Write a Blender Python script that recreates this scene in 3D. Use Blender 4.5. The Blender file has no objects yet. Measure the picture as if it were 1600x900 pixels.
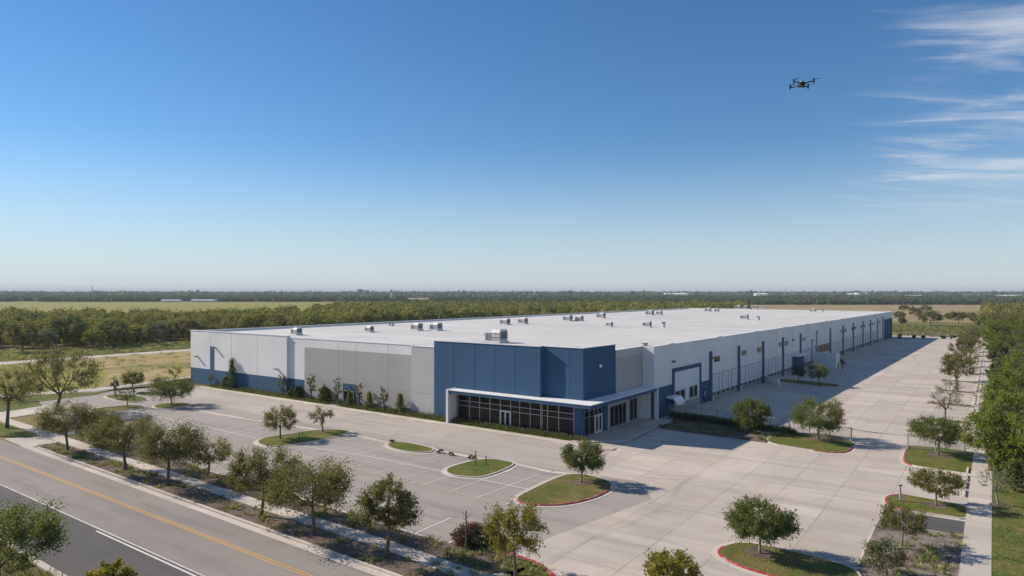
import bpy, bmesh, math, random
import numpy as np
from mathutils import Vector

SC = bpy.context.scene
COL = SC.collection
RNG = np.random.default_rng(7)
random.seed(7)

# ------------------------------------------------------------------ camera model (full-size photograph pixels)
F, HC, HZ, VX = 1050.0, 18.5, 457.0, 752.0
_n = math.hypot(F, VX)
SN, CS = VX / _n, F / _n

def g(px, py, z=0.0):
    """point of height z seen at a pixel of the 1600x900 photograph"""
    D = F * (HC - z) / (py - HZ)
    l = (px - 800) / F * D
    return (-SN * D + CS * l, CS * D + SN * l)

def G(pts, z=0.0):
    return [g(x, y, z) for x, y in pts]

def dist(py, z=0.0):
    return F * (HC - z) / (py - HZ)

def wp(D, px):
    """ground point at depth D in the direction of column px"""
    l = (px - 800) / F * D
    return (-SN * D + CS * l, CS * D + SN * l)

# ------------------------------------------------------------------ object helpers
def tag(o, label=None, cat=None, group=None, kind=None):
    if label: o['label'] = label
    if cat: o['category'] = cat
    if group: o['group'] = group
    if kind: o['kind'] = kind
    return o

def thing(name, label, cat, loc=(0, 0, 0), rz=0.0, group=None):
    o = bpy.data.objects.new(name, None)
    o.empty_display_size = 0.3
    COL.objects.link(o)
    o.location = loc
    o.rotation_euler = (0, 0, rz)
    return tag(o, label, cat, group)

class MB:
    """collects shapes; build() links them as ONE mesh object"""
    def __init__(s):
        s.v, s.f, s.m = [], [], []
    def add(s, verts, faces, mi=0):
        b = len(s.v)
        s.v += [tuple(p) for p in verts]
        for f in faces:
            s.f.append([b + i for i in f]); s.m.append(mi)
        return s
    def box(s, x0, x1, y0, y1, z0, z1, mi=0):
        v = [(x0,y0,z0),(x1,y0,z0),(x1,y1,z0),(x0,y1,z0),(x0,y0,z1),(x1,y0,z1),(x1,y1,z1),(x0,y1,z1)]
        return s.add(v, [(0,3,2,1),(4,5,6,7),(0,1,5,4),(1,2,6,5),(2,3,7,6),(3,0,4,7)], mi)
    def prism(s, pts, z0, z1, mi=0, mside=None):
        n = len(pts)
        a = sum(pts[i][0]*pts[(i+1)%n][1]-pts[(i+1)%n][0]*pts[i][1] for i in range(n))
        if a < 0: pts = pts[::-1]
        v = [(x,y,z0) for x,y in pts] + [(x,y,z1) for x,y in pts]
        s.add(v, [list(range(n,2*n))], mi)
        b = len(s.v) - 2*n
        for i in range(n):
            j = (i+1) % n
            s.f.append([b+i,b+j,b+n+j,b+n+i]); s.m.append(mi if mside is None else mside)
        return s
    def sheet(s, pts, z, mi=0):
        n = len(pts)
        a = sum(pts[i][0]*pts[(i+1)%n][1]-pts[(i+1)%n][0]*pts[i][1] for i in range(n))
        if a < 0: pts = pts[::-1]
        return s.add([(x,y,z) for x,y in pts], [list(range(n))], mi)
    def strip(s, a, b, w, z, mi=0):
        d = (Vector(b)-Vector(a)).normalized(); nrm = Vector((-d.y, d.x))*w/2
        a, b = Vector(a), Vector(b)
        return s.sheet([tuple(a-nrm), tuple(b-nrm), tuple(b+nrm), tuple(a+nrm)], z, mi)
    def tube(s, path, radii, n=6, mi=0, cap=True):
        path = [Vector(p) for p in path]
        rings = []
        for i, p in enumerate(path):
            d = (path[min(i+1,len(path)-1)] - path[max(i-1,0)])
            d = d.normalized() if d.length > 1e-9 else Vector((0,0,1))
            u = d.orthogonal().normalized() if abs(d.z) < .95 else Vector((1,0,0)).cross(d).normalized()
            w = d.cross(u)
            r = radii[i] if isinstance(radii, (list, tuple)) else radii
            rings.append([p + (u*math.cos(2*math.pi*k/n) + w*math.sin(2*math.pi*k/n))*r for k in range(n)])
        v = [q for r in rings for q in r]
        f = []
        for i in range(len(rings)-1):
            for k in range(n):
                k2 = (k+1) % n
                f.append([i*n+k, i*n+k2, (i+1)*n+k2, (i+1)*n+k])
        if cap:
            f.append(list(range(n))[::-1]); f.append([(len(rings)-1)*n+k for k in range(n)])
        return s.add(v, f, mi)
    def cyl(s, x, y, z0, z1, r, n=10, mi=0):
        return s.tube([(x,y,z0),(x,y,z1)], [r,r], n, mi)
    def ball(s, c, r, nu=8, nv=5, mi=0):
        rx, ry, rz = r if isinstance(r, tuple) else (r,r,r)
        v, f = [], []
        for i in range(nv+1):
            t = math.pi*i/nv
            for k in range(nu):
                a = 2*math.pi*k/nu
                v.append((c[0]+rx*math.sin(t)*math.cos(a), c[1]+ry*math.sin(t)*math.sin(a), c[2]+rz*math.cos(t)))
        for i in range(nv):
            for k in range(nu):
                k2=(k+1)%nu
                f.append([i*nu+k,(i+1)*nu+k,(i+1)*nu+k2,i*nu+k2])
        return s.add(v, f, mi)
    def build(s, name, mats, parent=None, smooth=False):
        me = bpy.data.meshes.new(name)
        me.from_pydata(s.v, [], s.f)
        if not isinstance(mats, (list, tuple)): mats = [mats]
        for m in mats: me.materials.append(m)
        me.polygons.foreach_set('material_index', s.m)
        if smooth: me.polygons.foreach_set('use_smooth', [True]*len(s.f))
        me.update()
        o = bpy.data.objects.new(name, me)
        COL.objects.link(o)
        if parent: o.parent = parent
        return o

def np_mesh(name, verts, quads, mat, parent=None):
    """verts (N,3), quads (M,4) as ONE mesh object, fast"""
    me = bpy.data.meshes.new(name)
    nv, nf = len(verts), len(quads)
    me.vertices.add(nv); me.vertices.foreach_set('co', np.ascontiguousarray(verts, np.float32).ravel())
    me.loops.add(nf*4); me.loops.foreach_set('vertex_index', np.ascontiguousarray(quads, np.int32).ravel())
    me.polygons.add(nf)
    me.polygons.foreach_set('loop_start', np.arange(0, nf*4, 4, dtype=np.int32))
    me.update(calc_edges=True)
    for m in (mat if isinstance(mat, (list, tuple)) else [mat]): me.materials.append(m)
    o = bpy.data.objects.new(name, me)
    COL.objects.link(o)
    if parent: o.parent = parent
    return o

def structure(o):
    o['kind'] = 'structure'; return o

# ------------------------------------------------------------------ materials
class NT:
    def __init__(s, name):
        s.mat = bpy.data.materials.new(name); s.mat.use_nodes = True
        s.t = s.mat.node_tree; s.n = s.t.nodes; s.l = s.t.links
        s.p = s.n['Principled BSDF']
    def node(s, typ, **kw):
        n = s.n.new(typ)
        for k, v in kw.items(): setattr(n, k, v)
        return n
    def set(s, inp, v):
        if hasattr(v, 'is_output') or isinstance(v, bpy.types.NodeSocket): s.l.new(v, inp)
        else: inp.default_value = v
    def math(s, op, a, b=0.0, c=None, clamp=False):
        n = s.node('ShaderNodeMath', operation=op, use_clamp=clamp)
        s.set(n.inputs[0], a); s.set(n.inputs[1], b)
        if c is not None: s.set(n.inputs[2], c)
        return n.outputs[0]
    def pos(s):
        return s.node('ShaderNodeNewGeometry').outputs['Position']
    def xyz(s, v):
        n = s.node('ShaderNodeSeparateXYZ'); s.l.new(v, n.inputs[0]); return n.outputs
    def scaled(s, v, sc):
        n = s.node('ShaderNodeMapping'); s.l.new(v, n.inputs['Vector']); n.inputs['Scale'].default_value = sc
        return n.outputs[0]
    def noise(s, v, scale, detail=3.0, rough=0.55, dist=0.0):
        n = s.node('ShaderNodeTexNoise'); s.l.new(v, n.inputs['Vector'])
        n.inputs['Scale'].default_value = scale; n.inputs['Detail'].default_value = detail
        n.inputs['Roughness'].default_value = rough; n.inputs['Distortion'].default_value = dist
        return n.outputs[0]
    def ramp(s, f, lo, hi, a=0.0, b=1.0):
        n = s.node('ShaderNodeMapRange'); n.clamp = True
        s.set(n.inputs[0], f)
        for i, v in enumerate((lo, hi, a, b)): n.inputs[i+1].default_value = v
        return n.outputs[0]
    def mix(s, f, a, b):
        n = s.node('ShaderNodeMix', data_type='RGBA')
        s.set(n.inputs['Factor'], f)
        for k, v in (('A', a), ('B', b)):
            inp = [i for i in n.inputs if i.name == k and i.type == 'RGBA'][0]
            s.set(inp, v if isinstance(v, bpy.types.NodeSocket) else (*v[:3], 1))
        return [o for o in n.outputs if o.type == 'RGBA'][0]
    def mul(s, col, f):
        n = s.node('ShaderNodeVectorMath', operation='SCALE')
        s.l.new(col, n.inputs[0]); s.set(n.inputs['Scale'], f); return n.outputs[0]
    def lines(s, x, period, width, off=0.0):
        """1 on thin lines every `period` along x"""
        a = s.math('ADD', x, 10000.0*period - off)
        m = s.math('MODULO', a, period)
        d = s.math('MINIMUM', m, s.math('SUBTRACT', period, m))
        return s.math('LESS_THAN', d, width/2)
    def done(s, col=None, rough=0.85, metal=0.0, spec=0.3, bump=None, bs=0.3, bd=0.05):
        if col is not None: s.set(s.p.inputs['Base Color'], col if isinstance(col, bpy.types.NodeSocket) else (*col[:3], 1))
        s.set(s.p.inputs['Roughness'], rough); s.p.inputs['Metallic'].default_value = metal
        s.p.inputs['Specular IOR Level'].default_value = spec
        if bump is not None:
            b = s.node('ShaderNodeBump'); b.inputs['Strength'].default_value = bs; b.inputs['Distance'].default_value = bd
            s.l.new(bump, b.inputs['Height']); s.l.new(b.outputs[0], s.p.inputs['Normal'])
        return s.mat

def plain(name, col, rough=0.7, metal=0.0, var=0.12, scale=1.5, spec=0.3):
    m = NT(name); p = m.pos()
    c = m.mix(m.noise(p, scale, 4), [x*(1-var) for x in col], [min(x*(1+var), .95) for x in col])
    return m.done(c, rough, metal, spec)

def mat_asphalt(name, col, rough=0.9, joint=0.0):
    m = NT(name); p = m.pos(); x, y, z = m.xyz(p)
    big = m.noise(p, 0.07, 5, .6)
    strk = m.noise(m.scaled(p, (0.06, 0.7, 1)), 1.0, 4, .6)
    c = m.mix(m.ramp(big, .3, .7), [v*.86 for v in col], [v*1.12 for v in col])
    c = m.mix(m.ramp(strk, .48, .7, 0, .6), c, [v*.62 for v in col])
    fine = m.noise(p, 9.0, 3, .7)
    c = m.mix(m.ramp(fine, .35, .75, 0, .35), c, [v*.72 for v in col])
    oil = m.ramp(m.noise(p, .34, 4, .65), .55, .72, 0, .5)
    c = m.mix(oil, c, [v*.62 for v in col])
    if joint:
        j = m.lines(x, joint, .07)
        c = m.mix(m.math('MULTIPLY', j, .4), c, [v*.4 for v in col])
    return m.done(c, rough, bump=fine, bs=.25, bd=.02)

def mat_concrete(name, col, px, py, ox=0.0, oy=0.0, streak=True, jw=.09):
    m = NT(name); p = m.pos(); x, y, z = m.xyz(p)
    big = m.noise(p, 0.09, 5, .62)
    c = m.mix(m.ramp(big, .3, .7), [v*.86 for v in col], [min(v*1.1, .9) for v in col])
    slab = m.node('ShaderNodeTexWhiteNoise', noise_dimensions='2D')
    cv = m.node('ShaderNodeCombineXYZ')
    m.l.new(m.math('FLOOR', m.math('DIVIDE', m.math('SUBTRACT', x, ox), px)), cv.inputs[0])
    m.l.new(m.math('FLOOR', m.math('DIVIDE', m.math('SUBTRACT', y, oy), py)), cv.inputs[1])
    m.l.new(cv.outputs[0], slab.inputs['Vector'])
    c = m.mul(c, m.ramp(slab.outputs['Value'], 0, 1, .88, 1.07))
    if streak:
        s1 = m.noise(m.scaled(p, (0.045, 0.5, 1)), 1.0, 5, .62, .6)
        c = m.mix(m.ramp(s1, .47, .7, 0, .75), c, [v*.62 for v in col])
        s2 = m.noise(m.scaled(p, (0.6, 0.05, 1)), 1.0, 4, .6, .6)
        c = m.mix(m.ramp(s2, .55, .75, 0, .3), c, [v*.7 for v in col])
        # tyre tracks that wander across the slabs, and blotches of spilt water and rubber
        wv = m.math('MULTIPLY', m.noise(p, .035, 2, .4), 26.0)
        trk = m.math('MAXIMUM', m.lines(m.math('ADD', y, wv), 11.0, .55), m.lines(m.math('ADD', y, wv), 11.0, .55, 1.9))
        trk2 = m.lines(m.math('ADD', x, m.math('MULTIPLY', m.noise(p, .03, 2, .4), 14.0)), 9.0, .6)
        gate = m.ramp(m.noise(p, .06, 4, .6), .48, .66, 0, .42)
        c = m.mix(m.math('MULTIPLY', m.math('MAXIMUM', trk, trk2), gate), c, [v*.45 for v in col])
        c = m.mix(m.ramp(m.noise(p, .3, 5, .68), .56, .74, 0, .5), c, [v*.66 for v in col])
        warm = m.noise(p, .21, 3, .5)
        c = m.mix(m.ramp(warm, .52, .72, 0, .35), c, (col[0]*.98, col[1]*.86, col[2]*.72))
    fine = m.noise(p, 6.0, 4, .7)
    c = m.mix(m.ramp(fine, .4, .8, 0, .3), c, [v*.75 for v in col])
    j = m.math('MAXIMUM', m.lines(x, px, jw, ox), m.math('MULTIPLY', m.lines(y, py, jw, oy), .55))
    wob = m.ramp(m.noise(p, .4, 2), .3, .65, .25, 1)
    c = m.mix(m.math('MULTIPLY', m.math('MULTIPLY', j, wob), .62), c, [v*.34 for v in col])
    return m.done(c, .88, bump=fine, bs=.15, bd=.01)

def mat_grass(name, a, b, dry, f0=.52, f1=.7, sc=1.0, fine=5.0):
    m = NT(name); p = m.pos()
    n1 = m.noise(p, .9*sc, 5, .65); n2 = m.noise(p, fine, 3, .7); n3 = m.noise(p, .22*sc, 4, .6)
    c = m.mix(m.ramp(n1, .35, .65), a, b)
    c = m.mix(m.ramp(n3, f0, f1, 0, .9), c, dry)
    c = m.mix(m.ramp(n2, .35, .7, 0, .55), c, [v*.45 for v in a])
    return m.done(c, .95, spec=.1, bump=n2, bs=.8, bd=.12)

def mat_leaf(name, a, b, tip=None, trans=.3, sc=.9):
    m = NT(name); p = m.pos()
    oi = m.node('ShaderNodeObjectInfo').outputs['Random']
    n1 = m.noise(p, sc, 3, .6)
    isl = m.node('ShaderNodeNewGeometry').outputs['Random Per Island']
    c = m.mix(m.ramp(n1, .35, .65), a, b)
    c = m.mix(m.ramp(isl, 0, 1, 0, .45), c, tip or b)
    c = m.mul(c, m.ramp(isl, 0, 1, .72, 1.3))
    c = m.mul(c, m.ramp(oi, 0, 1, .85, 1.15))
    m.set(m.p.inputs['Base Color'], c); m.p.inputs['Roughness'].default_value = .6
    m.p.inputs['Specular IOR Level'].default_value = .25
    t = m.node('ShaderNodeBsdfTranslucent'); m.l.new(m.mul(c, 1.25), t.inputs['Color'])
    mx = m.node('ShaderNodeMixShader'); mx.inputs[0].default_value = trans
    m.l.new(m.p.outputs[0], mx.inputs[1]); m.l.new(t.outputs[0], mx.inputs[2])
    m.l.new(mx.outputs[0], m.n['Material Output'].inputs['Surface'])
    return m.mat

def mat_wood(name, a, b, sc):
    """canopy of a wood: hue changes from crown to crown"""
    m = NT(name); p = m.pos()
    v = m.node('ShaderNodeTexVoronoi'); v.inputs['Scale'].default_value = sc
    m.l.new(m.scaled(p, (1, 1, .01)), v.inputs['Vector'])
    vc = m.xyz(v.outputs['Color'])[0]
    isl = m.node('ShaderNodeNewGeometry').outputs['Random Per Island']
    big = m.noise(p, sc*.12, 3)
    c = m.mix(vc, a, b)
    c = m.mix(m.ramp(big, .35, .65, 0, .5), c, b)
    c = m.mul(c, m.ramp(isl, 0, 1, .82, 1.18))
    m.done(c, .8, spec=.1)
    t = m.node('ShaderNodeBsdfTranslucent'); m.l.new(m.mul(c, 1.2), t.inputs['Color'])
    mx = m.node('ShaderNodeMixShader'); mx.inputs[0].default_value = .38
    m.l.new(m.p.outputs[0], mx.inputs[1]); m.l.new(t.outputs[0], mx.inputs[2])
    m.l.new(mx.outputs[0], m.n['Material Output'].inputs['Surface'])
    return m.mat

M = {}
M['asphalt'] = mat_asphalt('weathered_asphalt', (.352, .318, .285), joint=0)
M['road'] = mat_asphalt('grey_road', (.28, .252, .229))
M['dark'] = mat_asphalt('dark_asphalt', (.105, .10, .098))
M['conc'] = mat_concrete('concrete_apron', (.525, .468, .408), 4.25, 7.5, -7.5, 3.0)
M['drive'] = mat_asphalt('front_drive', (.44, .396, .35), joint=0)
M['walk'] = mat_concrete('concrete_walk', (.52, .465, .40), 1.83, 1.83, 0, 0, False, .05)
M['kerb'] = mat_concrete('concrete_kerb', (.56, .50, .44), 3.0, 3.0, .4, .7, False, .04)
def mat_redkerb():
    m = NT('red_kerb_paint'); p = m.pos()
    w = m.ramp(m.noise(p, 2.2, 5, .7), .5, .68, 0, .8)
    return m.done(m.mix(w, (.36, .045, .05), (.46, .36, .33)), .7)
M['red'] = mat_redkerb()
def mat_paint(name, col, under, f0=.55, f1=.7):
    m = NT(name); p = m.pos()
    w = m.ramp(m.noise(p, 1.6, 5, .75), f0, f1, 0, .85)
    return m.done(m.mix(w, col, under), .8)
M['wline'] = mat_paint('white_line_paint', (.66, .64, .61), (.32, .30, .28))
M['wfaint'] = mat_paint('worn_white_line', (.58, .55, .52), (.34, .32, .30), .48, .68)
M['yline'] = mat_paint('yellow_line_paint', (.56, .32, .09), (.32, .28, .22), .5, .68)
M['yfaint'] = mat_paint('worn_yellow_line', (.50, .38, .20), (.32, .29, .25), .42, .62)
M['lawn'] = mat_grass('lawn', (.085, .125, .022), (.13, .165, .035), (.23, .185, .07), .42, .68, 1.4, 4)
M['lawn_dry'] = mat_grass('dry_lawn', (.10, .125, .028), (.15, .15, .045), (.25, .185, .085), .42, .62)
M['mulch'] = mat_grass('mulch', (.17, .13, .105), (.25, .195, .16), (.11, .08, .06), .5, .7, 2.5, 9)
M['gravel'] = mat_grass('gravel', (.23, .19, .165), (.34, .285, .245), (.14, .115, .095), .5, .7, 2.5, 7)
M['verge'] = mat_grass('verge', (.13, .12, .04), (.20, .15, .07), (.24, .18, .10))
def mat_ground():
    m = NT('dry_grassland'); p = m.pos()
    n1 = m.noise(p, .012, 6, .6); n2 = m.noise(m.scaled(p, (.35, .05, 1)), 1.0, 5, .6); n3 = m.noise(p, .9, 4, .7)
    c = m.mix(m.ramp(n1, .4, .62), (.17, .16, .055), (.28, .21, .105))
    c = m.mix(m.ramp(n2, .5, .68, 0, .6), c, (.13, .145, .04))
    c = m.mix(m.ramp(n3, .4, .75, 0, .5), c, (.10, .085, .035))
    return m.done(c, .95, spec=.1)
M['ground'] = mat_ground()
def mat_field(name, a, b, c3):
    m = NT(name); p = m.pos()
    # furrow-like bands that follow the field's rows
    n = m.noise(m.scaled(p, (.16, .03, 1)), 1.0, 5, .62, .8); n2 = m.noise(p, .05, 4, .6); n3 = m.noise(p, .8, 4, .7)
    c = m.mix(m.ramp(n, .38, .6), a, b)
    c = m.mix(m.ramp(n2, .5, .66, 0, .8), c, c3)
    c = m.mix(m.ramp(n3, .4, .75, 0, .4), c, [v*.5 for v in a])
    return m.done(c, .95, spec=.1)
M['mown'] = mat_field('mown_field', (.32, .245, .105), (.42, .325, .16), (.19, .185, .055))
M['meadow'] = mat_field('green_meadow', (.23, .23, .045), (.29, .265, .065), (.31, .26, .09))
M['tan'] = mat_field('tan_field', (.30, .235, .125), (.36, .275, .15), (.20, .18, .08))

M['leaf_oak'] = mat_leaf('oak_leaves', (.102, .112, .035), (.175, .168, .05), (.25, .215, .07), .42)
M['leaf_green'] = mat_leaf('green_leaves', (.088, .125, .03), (.15, .175, .042), (.21, .215, .06), .38)
M['leaf_yellow'] = mat_leaf('yellowing_leaves', (.16, .18, .03), (.27, .235, .045), (.33, .25, .035), .38)
M['leaf_bright'] = mat_leaf('bright_leaves', (.12, .175, .022), (.19, .225, .03), (.25, .265, .045), .4, .5)
M['leaf_grey'] = mat_leaf('grey_green_leaves', (0.116, 0.132, 0.062), (0.171, 0.178, 0.093), (0.217, 0.217, 0.116))
M['leaf_dark'] = mat_leaf('dark_leaves', (0.034, 0.070, 0.025), (0.062, 0.101, 0.031), (0.093, 0.132, 0.039))
M['leaf_brown'] = mat_leaf('brown_twigs', (0.186, 0.139, 0.078), (0.217, 0.178, 0.101), (0.155, 0.155, 0.062))
M['leaf_red'] = mat_leaf('red_flower_shrub', (0.078, 0.116, 0.046), (0.248, 0.046, 0.054), (0.124, 0.139, 0.070), .25, 1.6)
M['tuft'] = mat_leaf('tuft_blades', (.15, .20, .045), (.26, .27, .08), (.34, .30, .12), .35, .35)
M['cover'] = mat_leaf('cover_leaves', (.11, .17, .035), (.19, .25, .05), (.20, .16, .09), .35, .55)
M['bark'] = plain('bark', (.13, .10, .08), .95, var=.35, scale=6)
M['bark_pale'] = plain('pale_bark', (.24, .20, .16), .95, var=.35, scale=6)
M['wood_near'] = mat_wood('woodland', (.095, .14, .028), (.28, .26, .062), .07)
M['wood_far'] = mat_wood('far_woodland', (.05, .09, .04), (.11, .14, .055), .03)

def mat_wall(name, col, stain=.10):
    m = NT(name); p = m.pos()
    dr = m.noise(m.scaled(p, (1.4, 1.4, .10)), 1.0, 4, .6)
    big = m.noise(p, .16, 4, .6)
    c = m.mix(m.ramp(big, .35, .65), [v*(1-stain*.6) for v in col], [min(v*(1+stain*.5), .9) for v in col])
    c = m.mix(m.ramp(dr, .5, .75, 0, stain*2.5), c, [v*.8 for v in col])
    xyz = m.xyz(p); cell = m.node('ShaderNodeTexWhiteNoise', noise_dimensions='1D')
    m.l.new(m.math('FLOOR', m.math('DIVIDE', m.math('ADD', xyz[0], xyz[1]), 7.6)), cell.inputs['W'])
    c = m.mul(c, m.ramp(cell.outputs['Value'], 0, 1, .95, 1.03))
    return m.done(c, .75, bump=m.noise(p, 8, 3), bs=.1, bd=.01)
M['white'] = mat_wall('white_painted_concrete', (.70, .695, .69), .09)
M['grey'] = mat_wall('grey_painted_concrete', (.37, .36, .35), .10)
M['lgrey'] = mat_wall('light_grey_paint', (.45, .44, .43), .09)
M['blue'] = mat_wall('blue_painted_concrete', (.031, .088, .172), .12)
M['plinth'] = mat_wall('bare_concrete_plinth', (.30, .29, .28), .22)
M['dock'] = plain('dock_door_white', (.60, .61, .63), .5, var=.06)
M['joint'] = plain('panel_joint', (.26, .26, .265), .9)
M['bjoint'] = plain('blue_panel_joint', (.012, .036, .075), .9)
def mat_roof():
    m = NT('white_roof_membrane'); p = m.pos(); x, y, z = m.xyz(p)
    big = m.noise(p, .05, 5, .62); st = m.noise(m.scaled(p, (.035, .25, 1)), 1.0, 5, .6, .5)
    c = m.mix(m.ramp(big, .35, .68), (.57, .55, .525), (.67, .655, .635))
    c = m.mix(m.ramp(st, .5, .72, 0, .6), c, (.45, .42, .385))
    cell = m.node('ShaderNodeTexWhiteNoise', noise_dimensions='1D'); m.l.new(m.math('FLOOR', m.math('DIVIDE', y, 3.6)), cell.inputs['W'])
    c = m.mul(c, m.ramp(cell.outputs['Value'], 0, 1, .90, 1.0))
    pond = m.ramp(m.noise(m.scaled(p, (.06, .11, 1)), 1.0, 6, .65, 1.2), .56, .70, 0, .45)
    c = m.mix(pond, c, (.42, .38, .34))
    j = m.lines(y, 3.6, .12)
    c = m.mix(m.math('MULTIPLY', j, .35), c, (.42, .41, .40))
    j2 = m.lines(x, 18.0, .25)
    c = m.mix(m.math('MULTIPLY', j2, .3), c, (.42, .41, .40))
    return m.done(c, .75)
M['roof'] = mat_roof()
M['coping'] = plain('white_metal_coping', (.78, .78, .78), .45, var=.04)
M['frame'] = plain('aluminium_frame', (.42, .42, .43), .4, .6, .05)
M['steel'] = plain('galvanised_steel', (.42, .43, .44), .5, .3, .15)
M['unit'] = plain('grey_unit_paint', (.50, .505, .50), .55, .1, .12)
M['unit_d'] = plain('dark_unit_coil', (.13, .135, .14), .6, .2, .2)
M['unit_l'] = plain('pale_unit_paint', (.62, .61, .585), .55, .0, .1)
M['black'] = plain('black_plastic', (.018, .018, .02), .45)
M['dgrey'] = plain('dark_grey_plastic', (.055, .057, .06), .4)
M['rubber'] = plain('black_rubber', (.02, .02, .02), .9)
M['brown'] = plain('rusty_brown', (.22, .13, .08), .8, var=.3)
M['lens'] = plain('lens_glass', (.01, .01, .015), .08, var=0, spec=.6)
M['lampglass'] = plain('frosted_lamp_glass', (.75, .75, .73), .3)
M['signw'] = plain('sign_white', (.7, .7, .68), .5)
M['masonry'] = plain('distant_white_wall', (.66, .65, .64), .8)
def mat_glass():
    m = NT('dark_tinted_glass'); p = m.pos(); z = m.xyz(p)[2]
    # blinds and floor edges standing just behind the tinted pane
    b = m.noise(m.scaled(p, (.25, .25, 2.2)), 1.0, 3, .6)
    c = m.mix(m.ramp(b, .5, .7, 0, 1), (.005, .005, .006), (.016, .015, .014))
    return m.done(c, .09, spec=.22)
M['glass'] = mat_glass()

# ------------------------------------------------------------------ polygon helpers
def smooth_poly(pts, it=2):
    for _ in range(it):
        q = []
        n = len(pts)
        for i in range(n):
            a, b = pts[i], pts[(i+1) % n]
            q.append((a[0]*.75+b[0]*.25, a[1]*.75+b[1]*.25)); q.append((a[0]*.25+b[0]*.75, a[1]*.25+b[1]*.75))
        pts = q
    return pts

def offset_poly(pts, d):
    n = len(pts)
    a = sum(pts[i][0]*pts[(i+1)%n][1]-pts[(i+1)%n][0]*pts[i][1] for i in range(n))
    s = 1 if a > 0 else -1
    out = []
    for i in range(n):
        p0, p1, p2 = Vector(pts[i-1]), Vector(pts[i]), Vector(pts[(i+1) % n])
        e1 = (p1-p0).normalized(); e2 = (p2-p1).normalized()
        nm = Vector((e1.y+e2.y, -e1.x-e2.x))
        nm = nm.normalized() if nm.length > 1e-6 else Vector((e1.y, -e1.x))
        k = 1/max(.5, nm.dot(Vector((e1.y, -e1.x))))
        out.append(tuple(p1 + nm*d*s*k))
    return out

def inside(x, y, poly):
    c = False; n = len(poly)
    for i in range(n):
        x0, y0 = poly[i]; x1, y1 = poly[i-1]
        if (y0 > y) != (y1 > y) and x < (x1-x0)*(y-y0)/(y1-y0)+x0: c = not c
    return c

LAWNS = []
def island(name, pts, lawn='lawn', red=None, kw=.17, gut=.45, z=.14, smooth=2):
    """a kerbed island: gutter strip, kerb, lawn; all of it setting"""
    pts = smooth_poly(pts, smooth)
    k_out = offset_poly(pts, kw); g_out = offset_poly(pts, kw+gut)
    n = len(pts)
    mb = MB()
    for i in range(n):
        j = (i+1) % n
        mid = ((pts[i][0]+pts[j][0])/2, (pts[i][1]+pts[j][1])/2)
        mi = 1 if red and red(*mid) else 0
        a, b, c, d = pts[i], pts[j], k_out[j], k_out[i]
        mb.add([(*a, z), (*b, z), (*c, z), (*d, z)], [(0, 1, 2, 3)], mi)
        mb.add([(*d, 0), (*c, 0), (*c, z), (*d, z)], [(0, 1, 2, 3)], mi)
        e, f = g_out[j], g_out[i]
        mb.add([(*d, .036), (*c, .036), (*e, .032), (*f, .032)], [(0, 1, 2, 3)], 0)
    structure(mb.build('kerb', [M['kerb'], M['red']]))
    structure(MB().sheet(pts, z-.012).build(name, M[lawn]))
    LAWNS.append((pts, z-.012))
    return pts

# ------------------------------------------------------------------ sun, sky, haze
SUN_EL = math.radians(32.8)
SUN_VEC = Vector((-17.7, -4.8, 11.8)).normalized()       # towards the sun
w = bpy.data.worlds.new('World'); SC.world = w; w.use_nodes = True
nt = w.node_tree; bg = nt.nodes['Background']
sky = nt.nodes.new('ShaderNodeTexSky'); sky.sky_type = 'NISHITA'; sky.sun_disc = False
sky.sun_elevation = SUN_EL
sky.sun_rotation = math.atan2(-17.7, -4.8) % (2*math.pi)
sky.altitude = 150; sky.air_density = 1.0; sky.dust_density = 0.0; sky.ozone_density = 4.5
def wn(t, **k):
    n = nt.nodes.new(t)
    for a, b in k.items(): setattr(n, a, b)
    return n
def wmath(op, a, b=0.0, clamp=False):
    n = wn('ShaderNodeMath', operation=op, use_clamp=clamp)
    for i, v in ((0, a), (1, b)):
        if isinstance(v, bpy.types.NodeSocket): nt.links.new(v, n.inputs[i])
        else: n.inputs[i].default_value = v
    return n.outputs[0]
def wrange(v, lo, hi, a, b, interp='SMOOTHSTEP'):
    n = wn('ShaderNodeMapRange', interpolation_type=interp)
    nt.links.new(v, n.inputs[0])
    for i, q in enumerate((lo, hi, a, b)): n.inputs[i+1].default_value = q
    return n.outputs[0]
tc = wn('ShaderNodeTexCoord').outputs['Generated']
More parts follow.
